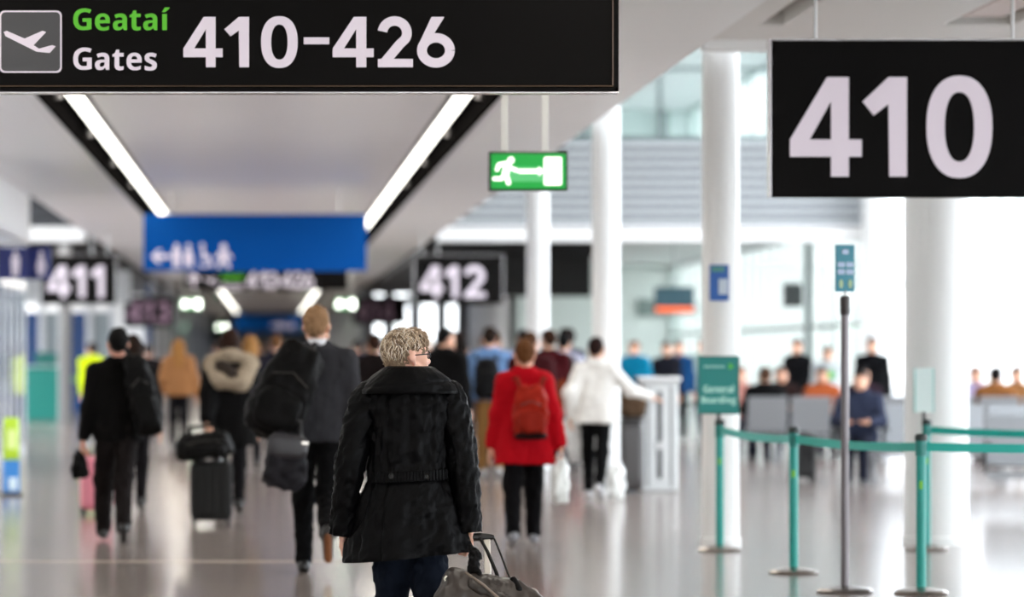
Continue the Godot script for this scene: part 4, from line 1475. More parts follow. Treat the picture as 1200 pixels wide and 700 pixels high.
# ------------------------------------------------------------------ luggage
func suitcase(label: String, at: Vector3, yaw: float, size: Vector3, c: Color, pull: float, tilt := 0.0, rough := 0.45) -> Node3D:
	var o := thing("suitcase", label, "suitcase", at, deg_to_rad(yaw))
	var inner := Transform3D(Basis(Vector3.RIGHT, tilt), Vector3.ZERO)
	var dark := mat(Color(0.07, 0.07, 0.07), 0.5)
	part("shell", soft_box(size, 9.0, 12), mat(c, rough), o, inner * Transform3D(Basis(), Vector3(0, size.y * .5 + .05, 0)))
	for i in 4:
		part("rib", box(Vector3(size.x * (-.3 + .2 * i), size.y * .5 + .05, size.z * .49), Vector3(size.x * .07, size.y * .8, .014), 0.005), mat(c.darkened(0.12), rough), o, inner)
	for sx in [-1.0, 1.0]:
		for sz in [-1.0, 1.0]:
			part("wheel", tube([Vector3(sx * size.x * .4 - .012, .03, sz * size.z * .36), Vector3(sx * size.x * .4 + .012, .03, sz * size.z * .36)], [.03], 12), dark, o, inner)
			part("wheel_bracket", box(Vector3(sx * size.x * .4, .05, sz * size.z * .36), Vector3(.04, .04, .05), 0.006), dark, o, inner)
	var top := size.y + .05
	for sx in [-1.0, 1.0]:
		part("handle_tube", tube([Vector3(sx * .08, top - .03, size.z * -.3), Vector3(sx * .08, top + pull, size.z * -.3)], [.009], 8), mat(Color(0.75, 0.75, 0.75), 0.25, 0.8), o, inner)
	part("grip", tube([Vector3(-.1, top + pull, size.z * -.3), Vector3(.1, top + pull, size.z * -.3)], [.016], 10), dark, o, inner)
	part("carry_handle", tube([Vector3(-.07, top - .01, 0), Vector3(-.05, top + .025, 0), Vector3(.05, top + .025, 0), Vector3(.07, top - .01, 0)], [.01], 8), dark, o, inner)
	return o


func pack(called: String, label: String, category: String, at: Vector3, basis: Basis, size: Vector3, c: Color, strap: Array, pocket := true) -> Node3D:
	var o := thing(called, label, category, at)
	o.basis = basis
	part("body", soft_box(size, 3.6, 14, 0.03, 0.22, at.x * 5), cloth(c, 0.6), o)
	if pocket:
		part("pocket", soft_box(Vector3(size.x * .7, size.y * .42, size.z * .4), 4.0, 8, 0.015), cloth(c.darkened(0.12), 0.6), o, Transform3D(Basis(), Vector3(0, -size.y * .2, size.z * .42)))
		part("zip", tube([Vector3(-size.x * .3, size.y * .32, size.z * .06), Vector3(0, size.y * .4, size.z * .06), Vector3(size.x * .3, size.y * .32, size.z * .06)], [.005], 6), mat(Color(0.3, 0.29, 0.28), 0.35, 0.6), o.get_node("pocket"))
	for s in strap:
		part("strap", tube(s, [.02], 8, 0.35), cloth(c.darkened(0.2), 0.6), o)
	return o


func luggage() -> void:
	suitcase("pink hard-shell suitcase trailing behind the man in the dark suit at left", Vector3(-1.6, 0, -35.6), 8, Vector3(0.3, 0.5, 0.22), Color(0.84, 0.5, 0.56), 0.32)
	suitcase("black wheeled suitcase pulled by the woman in the fur-hooded coat", Vector3(-0.5, 0, -33.4), 0, Vector3(0.37, 0.52, 0.24), Color(0.035, 0.033, 0.033), 0.16, 0.0, 0.85)
	pack("holdall", "black holdall lying on top of the black wheeled suitcase", "bag", Vector3(-0.56, 0.7, -33.36), Basis(Vector3.BACK, 0.1), Vector3(0.54, 0.24, 0.26), Color(0.05, 0.046, 0.046), [[Vector3(-.12, .08, .1), Vector3(-.1, .17, .06), Vector3(.1, .17, .06), Vector3(.12, .08, .1)]])
	# the suited man's bags
	pack("rucksack", "large black rucksack slung over the left shoulder of the tall suited man", "bag", Vector3(0.11, 1.245, -25.83), Basis(Vector3.BACK, -0.42), Vector3(0.42, 0.68, 0.3), Color(0.045, 0.04, 0.042), [[Vector3(.05, .3, -.02), Vector3(.06, .38, -.2), Vector3(.06, .3, -.36)], [Vector3(-.12, .24, .02), Vector3(-.1, .33, -.16), Vector3(-.08, .22, -.36)]])
	var o := pack("handbag", "soft grey leather handbag carried low by the tall suited man", "bag", Vector3(0.115, 0.78, -25.7), Basis(Vector3.BACK, -0.1), Vector3(0.31, 0.38, 0.17), Color(0.13, 0.125, 0.14), [], false)
	part("flap", soft_box(Vector3(0.27, 0.16, 0.06), 4.0, 8), mat(Color(0.17, 0.165, 0.18), 0.35), o, Transform3D(Basis(), Vector3(0, .1, .07)))
	part("handle", tube([Vector3(-.09, .15, .02), Vector3(-.07, .27, .01), Vector3(.07, .27, .01), Vector3(.09, .15, .02)], [.012], 8), mat(Color(0.1, 0.1, 0.11), 0.4), o)
	for x in [.1, .125]:
		part("buckle", lathe([Vector2(0, .0), Vector2(.014, .0), Vector2(.014, .012), Vector2(0, .014)], 12), mat(Color(0.85, 0.83, 0.8), 0.15, 0.9), o, Transform3D(Basis(Vector3.RIGHT, PI / 2), Vector3(x, .13, .085)))
	# dark suited man at left
	pack("garment_bag", "long black shoulder bag on the right of the man in the dark suit", "bag", Vector3(-1.0, 1.17, -30.42), Basis(Vector3.BACK, 0.22), Vector3(0.24, 0.66, 0.2), Color(0.04, 0.037, 0.037), [[Vector3(-.02, .28, 0), Vector3(-.06, .4, -.16), Vector3(-.06, .3, -.3)]])
	pack("pouch", "small black pouch in the left hand of the man in the dark suit", "bag", Vector3(-1.5, 0.6, -30.5), Basis(Vector3.BACK, 0.1), Vector3(0.14, 0.2, 0.1), Color(0.03, 0.03, 0.03), [[Vector3(-.02, .08, 0), Vector3(-.01, .13, 0), Vector3(.03, .08, 0)]], false)
	# red coat
	o = pack("small_backpack", "small rust-red backpack worn over the red coat", "backpack", Vector3(2.03, 1.05, -29.78), Basis(), Vector3(0.29, 0.4, 0.17), Color(0.6, 0.13, 0.07), [[Vector3(-.07, .17, -.02), Vector3(-.11, .27, -.06), Vector3(-.13, .24, -.2)], [Vector3(.07, .17, -.02), Vector3(.11, .27, -.06), Vector3(.13, .24, -.2)]])
	part("base_panel", soft_box(Vector3(0.25, 0.06, 0.16), 4.0, 8), cloth(Color(0.12, 0.03, 0.03), 0.6), o, Transform3D(Basis(), Vector3(0, -.19, .01)))
	o = thing("carrier_bag", "white carrier bag in the right hand of the woman in red", "bag", Vector3(2.27, 0.5, -29.85))
	part("body", soft_box(Vector3(0.14, 0.34, 0.1), 4.0, 10, 0.03, 0.2), mat(Color(0.9, 0.91, 0.9), 0.3), o)
	part("handle", tube([Vector3(-.03, .15, 0), Vector3(-.015, .23, 0), Vector3(.015, .23, 0), Vector3(.03, .15, 0)], [.008], 8), mat(Color(0.9, 0.91, 0.9), 0.4), o)
	# white jacket
	o = thing("carrier_bag", "large white carrier bag at the left side of the woman in white", "bag", Vector3(3.18, 0.62, -39.75), -0.4)
	part("body", soft_box(Vector3(0.28, 0.46, 0.14), 4.0, 10, 0.04, 0.2), mat(Color(0.86, 0.87, 0.87), 0.35), o, Transform3D(Basis(Vector3.BACK, 0.3), Vector3.ZERO))
	part("handle", tube([Vector3(-.1, .2, 0), Vector3(-.09, .32, 0), Vector3(-.02, .32, 0), Vector3(.0, .18, 0)], [.01], 8), mat(Color(0.8, 0.8, 0.8), 0.4), o)
	o = thing("carrier_bag", "small white bag standing on the floor beside the white jacket woman's feet", "bag", Vector3(3.56, 0.0, -39.3))
	part("body", soft_box(Vector3(0.17, 0.36, 0.14), 4.0, 10, 0.03, 0.1), mat(Color(0.92, 0.93, 0.92), 0.3), o, Transform3D(Basis(), Vector3(0, .18, 0)))
	part("handle", tube([Vector3(-.05, .34, 0), Vector3(-.03, .42, 0), Vector3(.03, .42, 0), Vector3(.05, .34, 0)], [.008], 8), mat(Color(0.85, 0.85, 0.85), 0.4), o)
	pack("black_backpack", "black backpack worn over the light blue shirt", "backpack", Vector3(2.62, 1.2, -46.1), Basis(), Vector3(0.34, 0.5, 0.2), Color(0.05, 0.048, 0.055), [[Vector3(-.1, .2, -.02), Vector3(-.13, .3, -.1), Vector3(-.14, .25, -.24)], [Vector3(.1, .2, -.02), Vector3(.13, .3, -.1), Vector3(.14, .25, -.24)]])
	pack("shoulder_bag", "tan leather shoulder bag on the person in maroon", "bag", Vector3(3.56, 1.0, -46.75), Basis(Vector3.BACK, 0.3), Vector3(0.3, 0.34, 0.14), Color(0.42, 0.17, 0.06), [[Vector3(-.1, .14, 0), Vector3(-.14, .42, -.02), Vector3(-.1, .5, -.1)]], false)
	suitcase("black suitcase standing on the lounge floor behind the barrier post", Vector3(6.25, 0, -45.0), 10, Vector3(0.3, 0.5, 0.22), Color(0.05, 0.05, 0.055), 0.02)


# ------------------------------------------------------------------ people
func crowd() -> void:
	var black := Color(0.035, 0.032, 0.034)
	var brown := Color(0.13, 0.08, 0.05)
	var blond := Color(0.6, 0.42, 0.22)
	# tall man in a charcoal suit
	var o := person("person in a charcoal suit with short fair hair, carrying a rucksack and a grey handbag", Vector3(0.33, 0, -26.2), 0, 1.82, {
		"cell": 0.014, "fine": true, "coat": Color(0.2, 0.2, 0.215), "trousers": Color(0.03, 0.03, 0.035), "hair_color": Color(0.58, 0.45, 0.33), "leg_l": [7.0, 3.0], "leg_r": [-14.0, 44.0, -0.06], "sole": Color(0.5, 0.3, 0.16),
		"hem": 0.86, "bulk": 0.028, "hand_r": Vector3(0.27, 0.84, 0.04), "hand_l": Vector3(-0.2, 0.98, 0.0), "pole_l": Vector3(-1, -0.2, 0.5), "shoes": Color(0.035, 0.03, 0.03), "look": -14.0, "grip_l": 60.0})
	part("shirt_collar", lathe([Vector2(0.062, 0.0), Vector2(0.07, 0.01), Vector2(0.064, 0.045), Vector2(0.058, 0.045)], 20), cloth(Color(0.9, 0.9, 0.92)), o, Transform3D(Basis(), Vector3(0, 1.555, 0.0)))
	# dark suit at left
	person("person in a dark suit walking away at left with a pouch in the left hand", Vector3(-1.2, 0, -30.6), 4, 1.69, {
		"cell": 0.016, "coat": Color(0.028, 0.024, 0.024), "trousers": Color(0.085, 0.068, 0.066), "hair_color": Color(0.035, 0.028, 0.025), "leg_l": [14.0, 6.0, 0.07], "leg_r": [-12.0, 16.0, -0.12],
		"hem": 0.82, "hand_l": Vector3(-0.3, 0.78, 0.03), "hand_r": Vector3(0.24, 1.0, -0.12), "leg_w": 0.022, "skin": Color(0.78, 0.54, 0.45), "grip_l": 55.0})
	person("person mostly hidden behind the dark-suited man, leading the pink suitcase", Vector3(-1.28, 0, -36.2), 0, 1.66, {
		"coat": Color(0.05, 0.04, 0.045), "trousers": Color(0.06, 0.05, 0.06), "hair_color": brown, "f": true, "hair": "bob", "hand_l": Vector3(-0.22, 0.87, 0.25), "grip_l": 60.0})
	# fur hood
	o = person("person in a long black coat with a pale fur-lined hood", Vector3(-0.36, 0, -35.6), 0, 1.71, {
		"cell": 0.018, "f": true, "coat": black, "trousers": Color(0.04, 0.035, 0.045), "hair": "bob", "hair_color": Color(0.16, 0.09, 0.06), "hem": 0.66, "flare": 0.05, "bulk": 0.05, "hand_l": Vector3(-0.22, 0.84, 0.28), "top": "coat", "grip_l": 65.0})
	var fur := cloth(Color(0.66, 0.6, 0.52), 0.95)
	part("hood", nets([[Vector3(-.2, 1.4, .05), Vector3(-.09, 1.26, .17), .055, .07], [Vector3(.2, 1.4, .05), Vector3(.1, 1.24, .17), .065, .08], [Vector3(-.09, 1.26, .17), Vector3(.1, 1.24, .17), .07, .08], [Vector3(-.16, 1.44, .03), Vector3(0, 1.49, .1), .055, .05], [Vector3(.17, 1.44, .03), Vector3(0, 1.49, .1), .055, .05]], 0.014, 0.015, 0.03, 30.0), fur, o)
	part("hood_lining", nets([[Vector3(-.07, 1.37, .15), Vector3(.03, 1.3, .2), .07, .06]], 0.014, 0.015, 0.01, 20.0), cloth(Color(0.2, 0.17, 0.15)), o.get_node("hood"))
	# tan jacket
	person("person in a tan jacket and dark trousers with long fair hair", Vector3(-1.43, 0, -60.8), 6, 1.71, {
		"f": true, "coat": Color(0.58, 0.4, 0.25), "trousers": Color(0.05, 0.045, 0.06), "hair": "long", "hair_color": blond, "hem": 0.86, "bulk": 0.04, "hand_l": Vector3(-0.3, 0.9, -0.12), "hand_r": Vector3(0.3, 0.88, -0.05), "leg_l": [4.0, 2.0], "leg_r": [-5.0, 8.0]})
	# red coat
	person("person in a bright red coat with a small backpack and black trousers", Vector3(2.0, 0, -30.0), 0, 1.585, {
		"cell": 0.015, "f": true, "coat": Color(0.68, 0.03, 0.09), "trousers": Color(0.04, 0.037, 0.045), "hair_color": Color(0.38, 0.24, 0.13), "hem": 0.7, "flare": 0.07, "bulk": 0.03, "hand_l": Vector3(-0.29, 0.84, -0.06), "hand_r": Vector3(0.31, 0.84, 0.04),
		"leg_l": [-6.0, 8.0, 0.05], "leg_r": [7.0, 4.0, -0.02], "shoes": Color(0.5, 0.5, 0.52), "top": "coat", "leg_w": 0.02, "skin": Color(0.86, 0.64, 0.52), "grip_r": 60.0})
	# white jacket
	person("person in a white jacket and black trousers reaching towards the grey pedestal", Vector3(3.36, 0, -39.5), -14, 1.66, {
		"cell": 0.018, "f": true, "coat": Color(0.88, 0.87, 0.85), "trousers": Color(0.03, 0.03, 0.035), "hair_color": Color(0.13, 0.06, 0.045), "hem": 0.82, "flare": 0.06, "bulk": 0.026, "hand_r": Vector3(0.56, 1.12, -0.22), "hand_l": Vector3(-0.28, 0.92, 0.0), "pole_r": Vector3(0.5, -1, 0.5), "leg_l": [8.0, 4.0], "leg_r": [-10.0, 20.0], "shoes": Color(0.75, 0.75, 0.76), "lean": 5.0})
	# group between the woman in black and the woman in red
	person("person in a light blue shirt and khaki trousers with a black backpack", Vector3(2.67, 0, -46.4), 0, 1.8, {"coat": Color(0.4, 0.52, 0.68), "trousers": Color(0.5, 0.36, 0.2), "hair_color": brown, "hem": 0.9, "leg_l": [5.0, 3.0], "leg_r": [-6.0, 10.0], "shoes": Color(0.6, 0.6, 0.6)})
	person("person in a black coat beside the light blue shirt, head tilted right", Vector3(2.03, 0, -44.5), -20, 1.78, {"coat": black, "trousers": black, "hair_color": Color(0.04, 0.03, 0.03), "hem": 0.6, "bulk": 0.04, "look": -30.0, "nod": -10.0, "top": "coat"})
	person("person in a grey hooded top between the black coat and the light blue shirt", Vector3(2.42, 0, -48.2), 0, 1.66, {"coat": Color(0.24, 0.24, 0.3), "trousers": Color(0.06, 0.06, 0.1), "hair_color": Color(0.08, 0.05, 0.04), "hem": 0.9, "bulk": 0.035})
	person("person in a maroon jacket with a tan shoulder bag behind the red coat", Vector3(3.42, 0, -47.0), 0, 1.78, {"coat": Color(0.22, 0.03, 0.05), "trousers": Color(0.07, 0.06, 0.07), "hair_color": Color(0.2, 0.11, 0.06), "hem": 0.86, "look": 20.0})
	person("person in a white and grey shirt right of the maroon jacket", Vector3(3.92, 0, -51.0), -12, 1.76, {"coat": Color(0.64, 0.64, 0.7), "trousers": Color(0.12, 0.13, 0.2), "hair_color": black, "hem": 0.92, "no_group": true})
	person("person in a pink top partly behind the striped shirt", Vector3(3.78, 0, -48.6), 0, 1.48, {"coat": Color(0.68, 0.28, 0.28), "trousers": Color(0.1, 0.1, 0.15), "hair_color": brown, "f": true, "hair": "bob"})
	person("person with short brown hair seen between the slim columns above the crowd", Vector3(4.15, 0, -53.5), 10, 1.84, {"coat": Color(0.2, 0.2, 0.26), "trousers": Color(0.1, 0.1, 0.12), "hair_color": Color(0.12, 0.07, 0.05), "look": 40.0})
	person("person with fair brown hair directly behind the red coat's head", Vector3(2.95, 0, -43.2), 0, 1.73, {"coat": Color(0.2, 0.05, 0.06), "trousers": Color(0.08, 0.07, 0.07), "hair_color": Color(0.28, 0.17, 0.09), "look": -20.0})
	# between the suited man and the woman in black
	person("person in a dark brown jacket between the suited man and the grey-haired woman", Vector3(1.24, 0, -45.0), 0, 1.71, {"coat": Color(0.075, 0.05, 0.05), "trousers": Color(0.05, 0.05, 0.06), "hair_color": Color(0.17, 0.09, 0.05), "hem": 0.84, "bulk": 0.035})
	person("person with white hair just right of the grey-haired woman's glasses", Vector3(1.93, 0, -47.5), 0, 1.74, {"coat": Color(0.5, 0.5, 0.62), "trousers": Color(0.08, 0.08, 0.1), "hair_color": Color(0.86, 0.82, 0.76)})
	person("person with a dark crop of hair left of the red coat, near the blue shirt", Vector3(2.55, 0, -52.0), 10, 1.78, {"coat": Color(0.3, 0.32, 0.4), "trousers": black, "hair_color": Color(0.13, 0.08, 0.06), "look": 30.0})
	person("person in an olive jacket at the back of the group before the gate 412 sign", Vector3(3.3, 0, -58.5), -10, 1.77, {"coat": Color(0.25, 0.2, 0.16), "trousers": black, "hair_color": Color(0.25, 0.15, 0.1)})
	person("person with short dark hair between the blue shirt and the red coat", Vector3(2.98, 0, -50.5), 0, 1.79, {"coat": Color(0.5, 0.36, 0.34), "trousers": black, "hair_color": Color(0.16, 0.1, 0.07), "look": -15.0})
	person("person with black hair just left of the slim column behind the white jacket", Vector3(3.62, 0, -54.5), 10, 1.83, {"coat": Color(0.56, 0.57, 0.62), "trousers": black, "hair_color": Color(0.035, 0.03, 0.03)})
	# further along the pier
	person("person with long blond hair between the fur hood and the rucksack", Vector3(-0.24, 0, -50.0), 0, 1.72, {"coat": Color(0.1, 0.09, 0.13), "trousers": Color(0.05, 0.05, 0.07), "hair": "long", "hair_color": Color(0.62, 0.45, 0.26), "f": true})
	person("person in navy beside the long blond hair, seen over the rucksack", Vector3(0.1, 0, -54.0), 0, 1.75, {"coat": Color(0.06, 0.06, 0.12), "trousers": Color(0.05, 0.05, 0.07), "hair_color": Color(0.4, 0.27, 0.16)})
	person("person in a black jacket behind the tan jacket's right shoulder", Vector3(-0.9, 0, -70.0), 0, 1.72, {"coat": black, "trousers": black, "hair_color": brown, "hem": 0.8})
	person("person in dark clothes between the dark suit and the tan jacket", Vector3(-2.1, 0, -67.0), 0, 1.66, {"coat": Color(0.06, 0.04, 0.06), "trousers": black, "hair_color": Color(0.09, 0.05, 0.04), "hem": 0.8})
	person("person in a yellow high-visibility jacket behind the dark-suited man's shoulder", Vector3(-3.05, 0, -66.5), 30, 1.68, {"coat": Color(0.78, 0.86, 0.08), "trousers": Color(0.08, 0.09, 0.14), "hair_color": Color(0.16, 0.1, 0.07), "bulk": 0.04})
	person("person in grey far along the pier beneath the far blue sign", Vector3(0.75, 0, -80.0), 0, 1.74, {"coat": Color(0.26, 0.24, 0.28), "trousers": Color(0.08, 0.08, 0.1), "hair_color": brown})
	person("person in a pale pink top far along the pier left of the suited man's head", Vector3(0.3, 0, -86.0), 0, 1.7, {"coat": Color(0.68, 0.5, 0.5), "trousers": Color(0.1, 0.09, 0.12), "hair_color": Color(0.5, 0.33, 0.2), "f": true, "hair": "bob"})
	person("person in dark blue far along the pier behind the brown jacket", Vector3(1.75, 0, -76.0), 0, 1.76, {"coat": Color(0.07, 0.08, 0.16), "trousers": black, "hair_color": Color(0.06, 0.04, 0.04)})
	person("person in a maroon sweater far along the pier, right of the dark brown jacket", Vector3(2.1, 0, -64.0), 0, 1.68, {"coat": Color(0.25, 0.06, 0.08), "trousers": Color(0.07, 0.06, 0.07), "hair_color": Color(0.12, 0.07, 0.05)})
	person("person in beige far along the pier behind the fur hood", Vector3(-1.25, 0, -96.0), 0, 1.72, {"coat": Color(0.55, 0.46, 0.38), "trousers": Color(0.12, 0.1, 0.1), "hair_color": brown})
	person("person in black far along the pier between the lights", Vector3(-0.2, 0, -105.0), 0, 1.78, {"coat": black, "trousers": black, "hair_color": Color(0.3, 0.2, 0.13)})
	# lounge, standing
	person("person in a turquoise jacket standing in the lounge behind the pedestal", Vector3(6.1, 0, -64.0), 150, 1.7, {"coat": Color(0.03, 0.45, 0.58), "trousers": Color(0.08, 0.08, 0.1), "hair_color": Color(0.38, 0.22, 0.12), "hem": 0.84, "bulk": 0.04})
	person("person in a blue top and dark jacket standing left of the boarding sign", Vector3(7.1, 0, -66.5), 170, 1.72, {"coat": Color(0.06, 0.22, 0.38), "trousers": Color(0.06, 0.06, 0.07), "hair_color": Color(0.1, 0.06, 0.05), "hem": 0.84})
	person("person in dark clothes standing just left of the person in blue", Vector3(6.75, 0, -65.2), 190, 1.69, {"coat": Color(0.06, 0.06, 0.09), "trousers": Color(0.05, 0.05, 0.06), "hair_color": Color(0.16, 0.09, 0.06)})
	person("person in pale green standing behind the boarding sign's left edge", Vector3(7.75, 0, -68.5), 160, 1.76, {"coat": Color(0.6, 0.68, 0.64), "trousers": Color(0.2, 0.22, 0.26), "hair_color": Color(0.2, 0.12, 0.08)})
	person("person in black standing behind the silver sign pole's right side", Vector3(9.35, 0, -59.5), 170, 1.74, {"coat": Color(0.025, 0.025, 0.035), "trousers": black, "hair_color": Color(0.04, 0.03, 0.03), "hem": 0.8})
	o = person("person in a pale grey top with a green emblem in the far lounge", Vector3(9.1, 0, -62.5), 180, 1.6, {"coat": Color(0.68, 0.7, 0.7), "trousers": Color(0.2, 0.2, 0.22), "hair_color": Color(0.3, 0.2, 0.13), "bulk": 0.045})
	part("emblem", soft_box(Vector3(0.16, 0.14, 0.03), 2.5, 6), cloth(Color(0.2, 0.65, 0.2)), o, Transform3D(Basis(), Vector3(0, 1.16, -0.16)))
	person("person with dark hair and a dark jacket left of the pale grey top", Vector3(8.75, 0, -63.5), 140, 1.73, {"coat": Color(0.05, 0.05, 0.06), "trousers": black, "hair_color": Color(0.05, 0.04, 0.04)})
	# lounge, seated
	var seated := {"seated": true, "leg_l": [84.0, 78.0], "leg_r": [80.0, 84.0], "hand_l": Vector3(-0.14, 0.72, -0.32), "hand_r": Vector3(0.14, 0.72, -0.32), "lean": -6.0, "pole_l": Vector3(-1, -1, 0.6), "pole_r": Vector3(1, -1, 0.6)}
	for q in [
		["person in a black padded jacket seated with back to us at the bench end", 6.9, -53.45, 0.0, Color(0.03, 0.03, 0.032), Color(0.3, 0.2, 0.14), 0.05],
		["person in a brown jacket seated on the third row facing us", 7.5, -56.15, 180.0, Color(0.12, 0.06, 0.05), Color(0.2, 0.12, 0.08), 0.04],
		["person in a pink top seated between the brown jacket and the black jacket", 6.9, -56.15, 180.0, Color(0.72, 0.5, 0.46), Color(0.45, 0.25, 0.12), 0.03],
		["person in orange-brown seated facing us left of the brown jacket", 8.1, -56.15, 180.0, Color(0.6, 0.3, 0.16), Color(0.14, 0.08, 0.06), 0.03],
		["person in blue-grey seated facing us just right of the silver pole", 6.85, -44.5, 165.0, Color(0.17, 0.19, 0.26), Color(0.1, 0.06, 0.05), 0.03],
		["person in a white shirt seated facing us in the third row, right", 9.75, -56.15, 180.0, Color(0.8, 0.8, 0.82), Color(0.14, 0.09, 0.06), 0.03],
		["person in dark purple seated left of the thick white column", 8.7, -56.15, 180.0, Color(0.14, 0.08, 0.12), Color(0.05, 0.04, 0.04), 0.035],
		["person in a lilac top seated in the third row towards the window wall", 10.35, -56.15, 180.0, Color(0.6, 0.55, 0.66), Color(0.3, 0.2, 0.14), 0.03],
		["person in a tan coat seated at the right edge with back to us", 10.1, -53.45, 0.0, Color(0.5, 0.32, 0.17), Color(0.06, 0.04, 0.04), 0.045],
		["person in a camel jumper seated at the right edge facing us", 10.95, -56.15, 180.0, Color(0.5, 0.34, 0.2), Color(0.05, 0.04, 0.04), 0.03],
	]:
		var d := seated.duplicate()
		d.merge({"coat": q[4], "hair_color": q[5], "bulk": q[6], "trousers": Color(0.1, 0.11, 0.16)})
		person(q[0], Vector3(q[1], 0, q[2]), q[3], 1.72, d)


# the grey-haired woman in the black padded coat: in focus, so her coat, collar, hair and hands are built finely
func woman() -> void:
	var at := Vector3(0.655, 0, -18.0)
	var u := 1.62 / 1.75
	var denim := Color(0.065, 0.09, 0.135)
	var o := person("person with short grey hair and glasses in a black padded coat, pulling a trolley case", at, 0, 1.62, {
		"cell": 0.014, "fine": true, "f": true, "no_coat": true, "hair": "none", "trousers": denim, "leg_w": 0.03, "leg_l": [3.0, 3.0, -0.02], "leg_r": [-5.0, 10.0, 0.04], "look": -64.0, "nod": 4.0, "head_drop": 0.04, "skin": Color(0.9, 0.7, 0.61),
		"arm": 1.32, "hand_l": Vector3(-0.332, 0.735, -0.01), "hand_r": Vector3(0.308, 0.735, 0.075), "pole_l": Vector3(-0.8, -0.2, 0.4), "pole_r": Vector3(0.8, -0.2, 0.5), "grip_l": 26.0, "grip_r": 62.0})
	var cm := cloth(Color(0.024, 0.023, 0.028), 0.5)
	cm.metallic_specular = 0.2
	# coat body
	var prof := [[1.385, .075, .075, .0], [1.36, .12, .1, .0], [1.325, .175, .12, .0], [1.28, .2, .13, .0], [1.2, .2, .138, .0], [1.1, .195, .142, .0], [1.0, .19, .138, .005], [.93, .192, .138, .01], [.86, .212, .15, .012], [.76, .24, .17, .014], [.66, .265, .187, .016], [.57, .285, .2, .018], [.545, .287, .2, .018]]
	var rings: Array = []
	for i in 110:
		var t := i / 109.0 * (prof.size() - 1)
		var a: int = mini(int(t), prof.size() - 2)
		var f := t - a
		var q := []
		for j in 4:
			var p0: float = prof[maxi(a - 1, 0)][j]
			var p3: float = prof[mini(a + 2, prof.size() - 1)][j]
			q.append(cubic_interpolate(prof[a][j], prof[a + 1][j], p0, p3, f))
		rings.append([Vector3(0, q[0], q[3]), q[1], q[2], 1.0, 0.1 * smoothstep(1.0, 0.56, q[0])])
	for q in [[.55, .282, .195], [.6, .27, .185], [.7, .24, .165]]:
		rings.append([Vector3(0, q[0], .018), q[1], q[2], -1.0, 0.1])
	var seam := func(t: float, i: float, y: float) -> float:
		var d := 0.0
		var back := wrapf(t - PI / 2, -PI, PI)
		# vertical seams, fanning out towards the hem, with the padding swelling between them
		for s in [0.0, 0.52, -0.52, 1.12, -1.12, 1.9, -1.9]:
			var off: float = absf(back - s * (1.0 if y > .95 else 1.0 - (.95 - y) * .25))
			d -= 0.0065 * exp(-off * off / 0.0011)
			d += 0.003 * exp(-(off - .16) * (off - .16) / 0.008)
		# a few cross seams in the panels
		if absf(back) > 0.5 and absf(back) < 1.15:
			d -= 0.005 * exp(-pow((y - 1.135) / .006, 2.0))
			d -= 0.004 * exp(-pow((y - 0.79) / .006, 2.0))
		d -= 0.006 * exp(-pow((y - 0.905) / .012, 2.0))
		d += 0.016 * wrinkle.get_noise_3d(cos(t) * 2.2, y * 7.0, sin(t) * 2.2 + 5.0)
		d += 0.006 * wrinkle.get_noise_3d(cos(t) * 6.0, y * 20.0, sin(t) * 6.0)
		d += maxf(0.0, .9 - y) * .05 * sin(back * 5.0 + 0.6) + maxf(0.0, .9 - y) * 0.03 * sin(back * 9.0)
		return d
	var coat_part := part("coat", loft(rings, 150, 2.35, seam, false), cm, o)
	# sleeves
	for s in [-1.0, 1.0]:
		var pts: Array = []
		var rad: Array = []
		var key: Array = [Vector3(.13, 1.315, .0), Vector3(.185, 1.285, .0), Vector3(.22, 1.2, .01), Vector3(.252, 1.08, .03), Vector3(.275, .97, .045), Vector3(.288, .86, .03), Vector3(.302, .735, .01), Vector3(.31, .645, .0)]
		if s > 0:
			key = [Vector3(.13, 1.32, .0), Vector3(.185, 1.29, .0), Vector3(.213, 1.2, .015), Vector3(.237, 1.08, .045), Vector3(.252, .97, .07), Vector3(.265, .86, .075), Vector3(.275, .74, .07), Vector3(.28, .662, .07)]
		var kr := [.06, .08, .078, .073, .07, .066, .06, .058]
		for i in 71:
			var t := i / 70.0 * (key.size() - 1)
			var a: int = mini(int(t), key.size() - 2)
			var v: Vector3 = key[a].cubic_interpolate(key[a + 1], key[maxi(a - 1, 0)], key[mini(a + 2, key.size() - 1)], t - a)
			pts.append(Vector3(v.x * s, v.y, v.z))
			rad.append(lerpf(kr[a], kr[a + 1], t - a))
		part("sleeve", sleeve(pts, rad, s), cm, coat_part)
	# collar, folded down
	var cr: Array = []
	for q in [[1.36, .075, .075, .0], [1.40, .078, .078, .005], [1.43, .085, .085, .012], [1.437, .098, .1, .02], [1.43, .118, .118, .022], [1.405, .155, .135, .022], [1.375, .19, .148, .02], [1.345, .218, .158, .018], [1.318, .232, .163, .016], [1.308, .23, .16, .016], [1.312, .215, .15, .016, -1.0], [1.34, .19, .135, .016, -1.0]]:
		cr.append([Vector3(0, q[0], q[3]), q[1], q[2]] if q.size() < 5 else [Vector3(0, q[0], q[3]), q[1], q[2], -1.0])
	var fine: Array = []
	for i in (cr.size() - 1) * 4 + 1:
		var a: int = mini(i / 4, cr.size() - 2)
		var f := (i - a * 4) / 4.0
		var row := [cr[a][0].lerp(cr[a + 1][0], f), lerpf(cr[a][1], cr[a + 1][1], f), lerpf(cr[a][2], cr[a + 1][2], f)]
		if a >= 9:
			row.append(-1.0)
		fine.append(row)
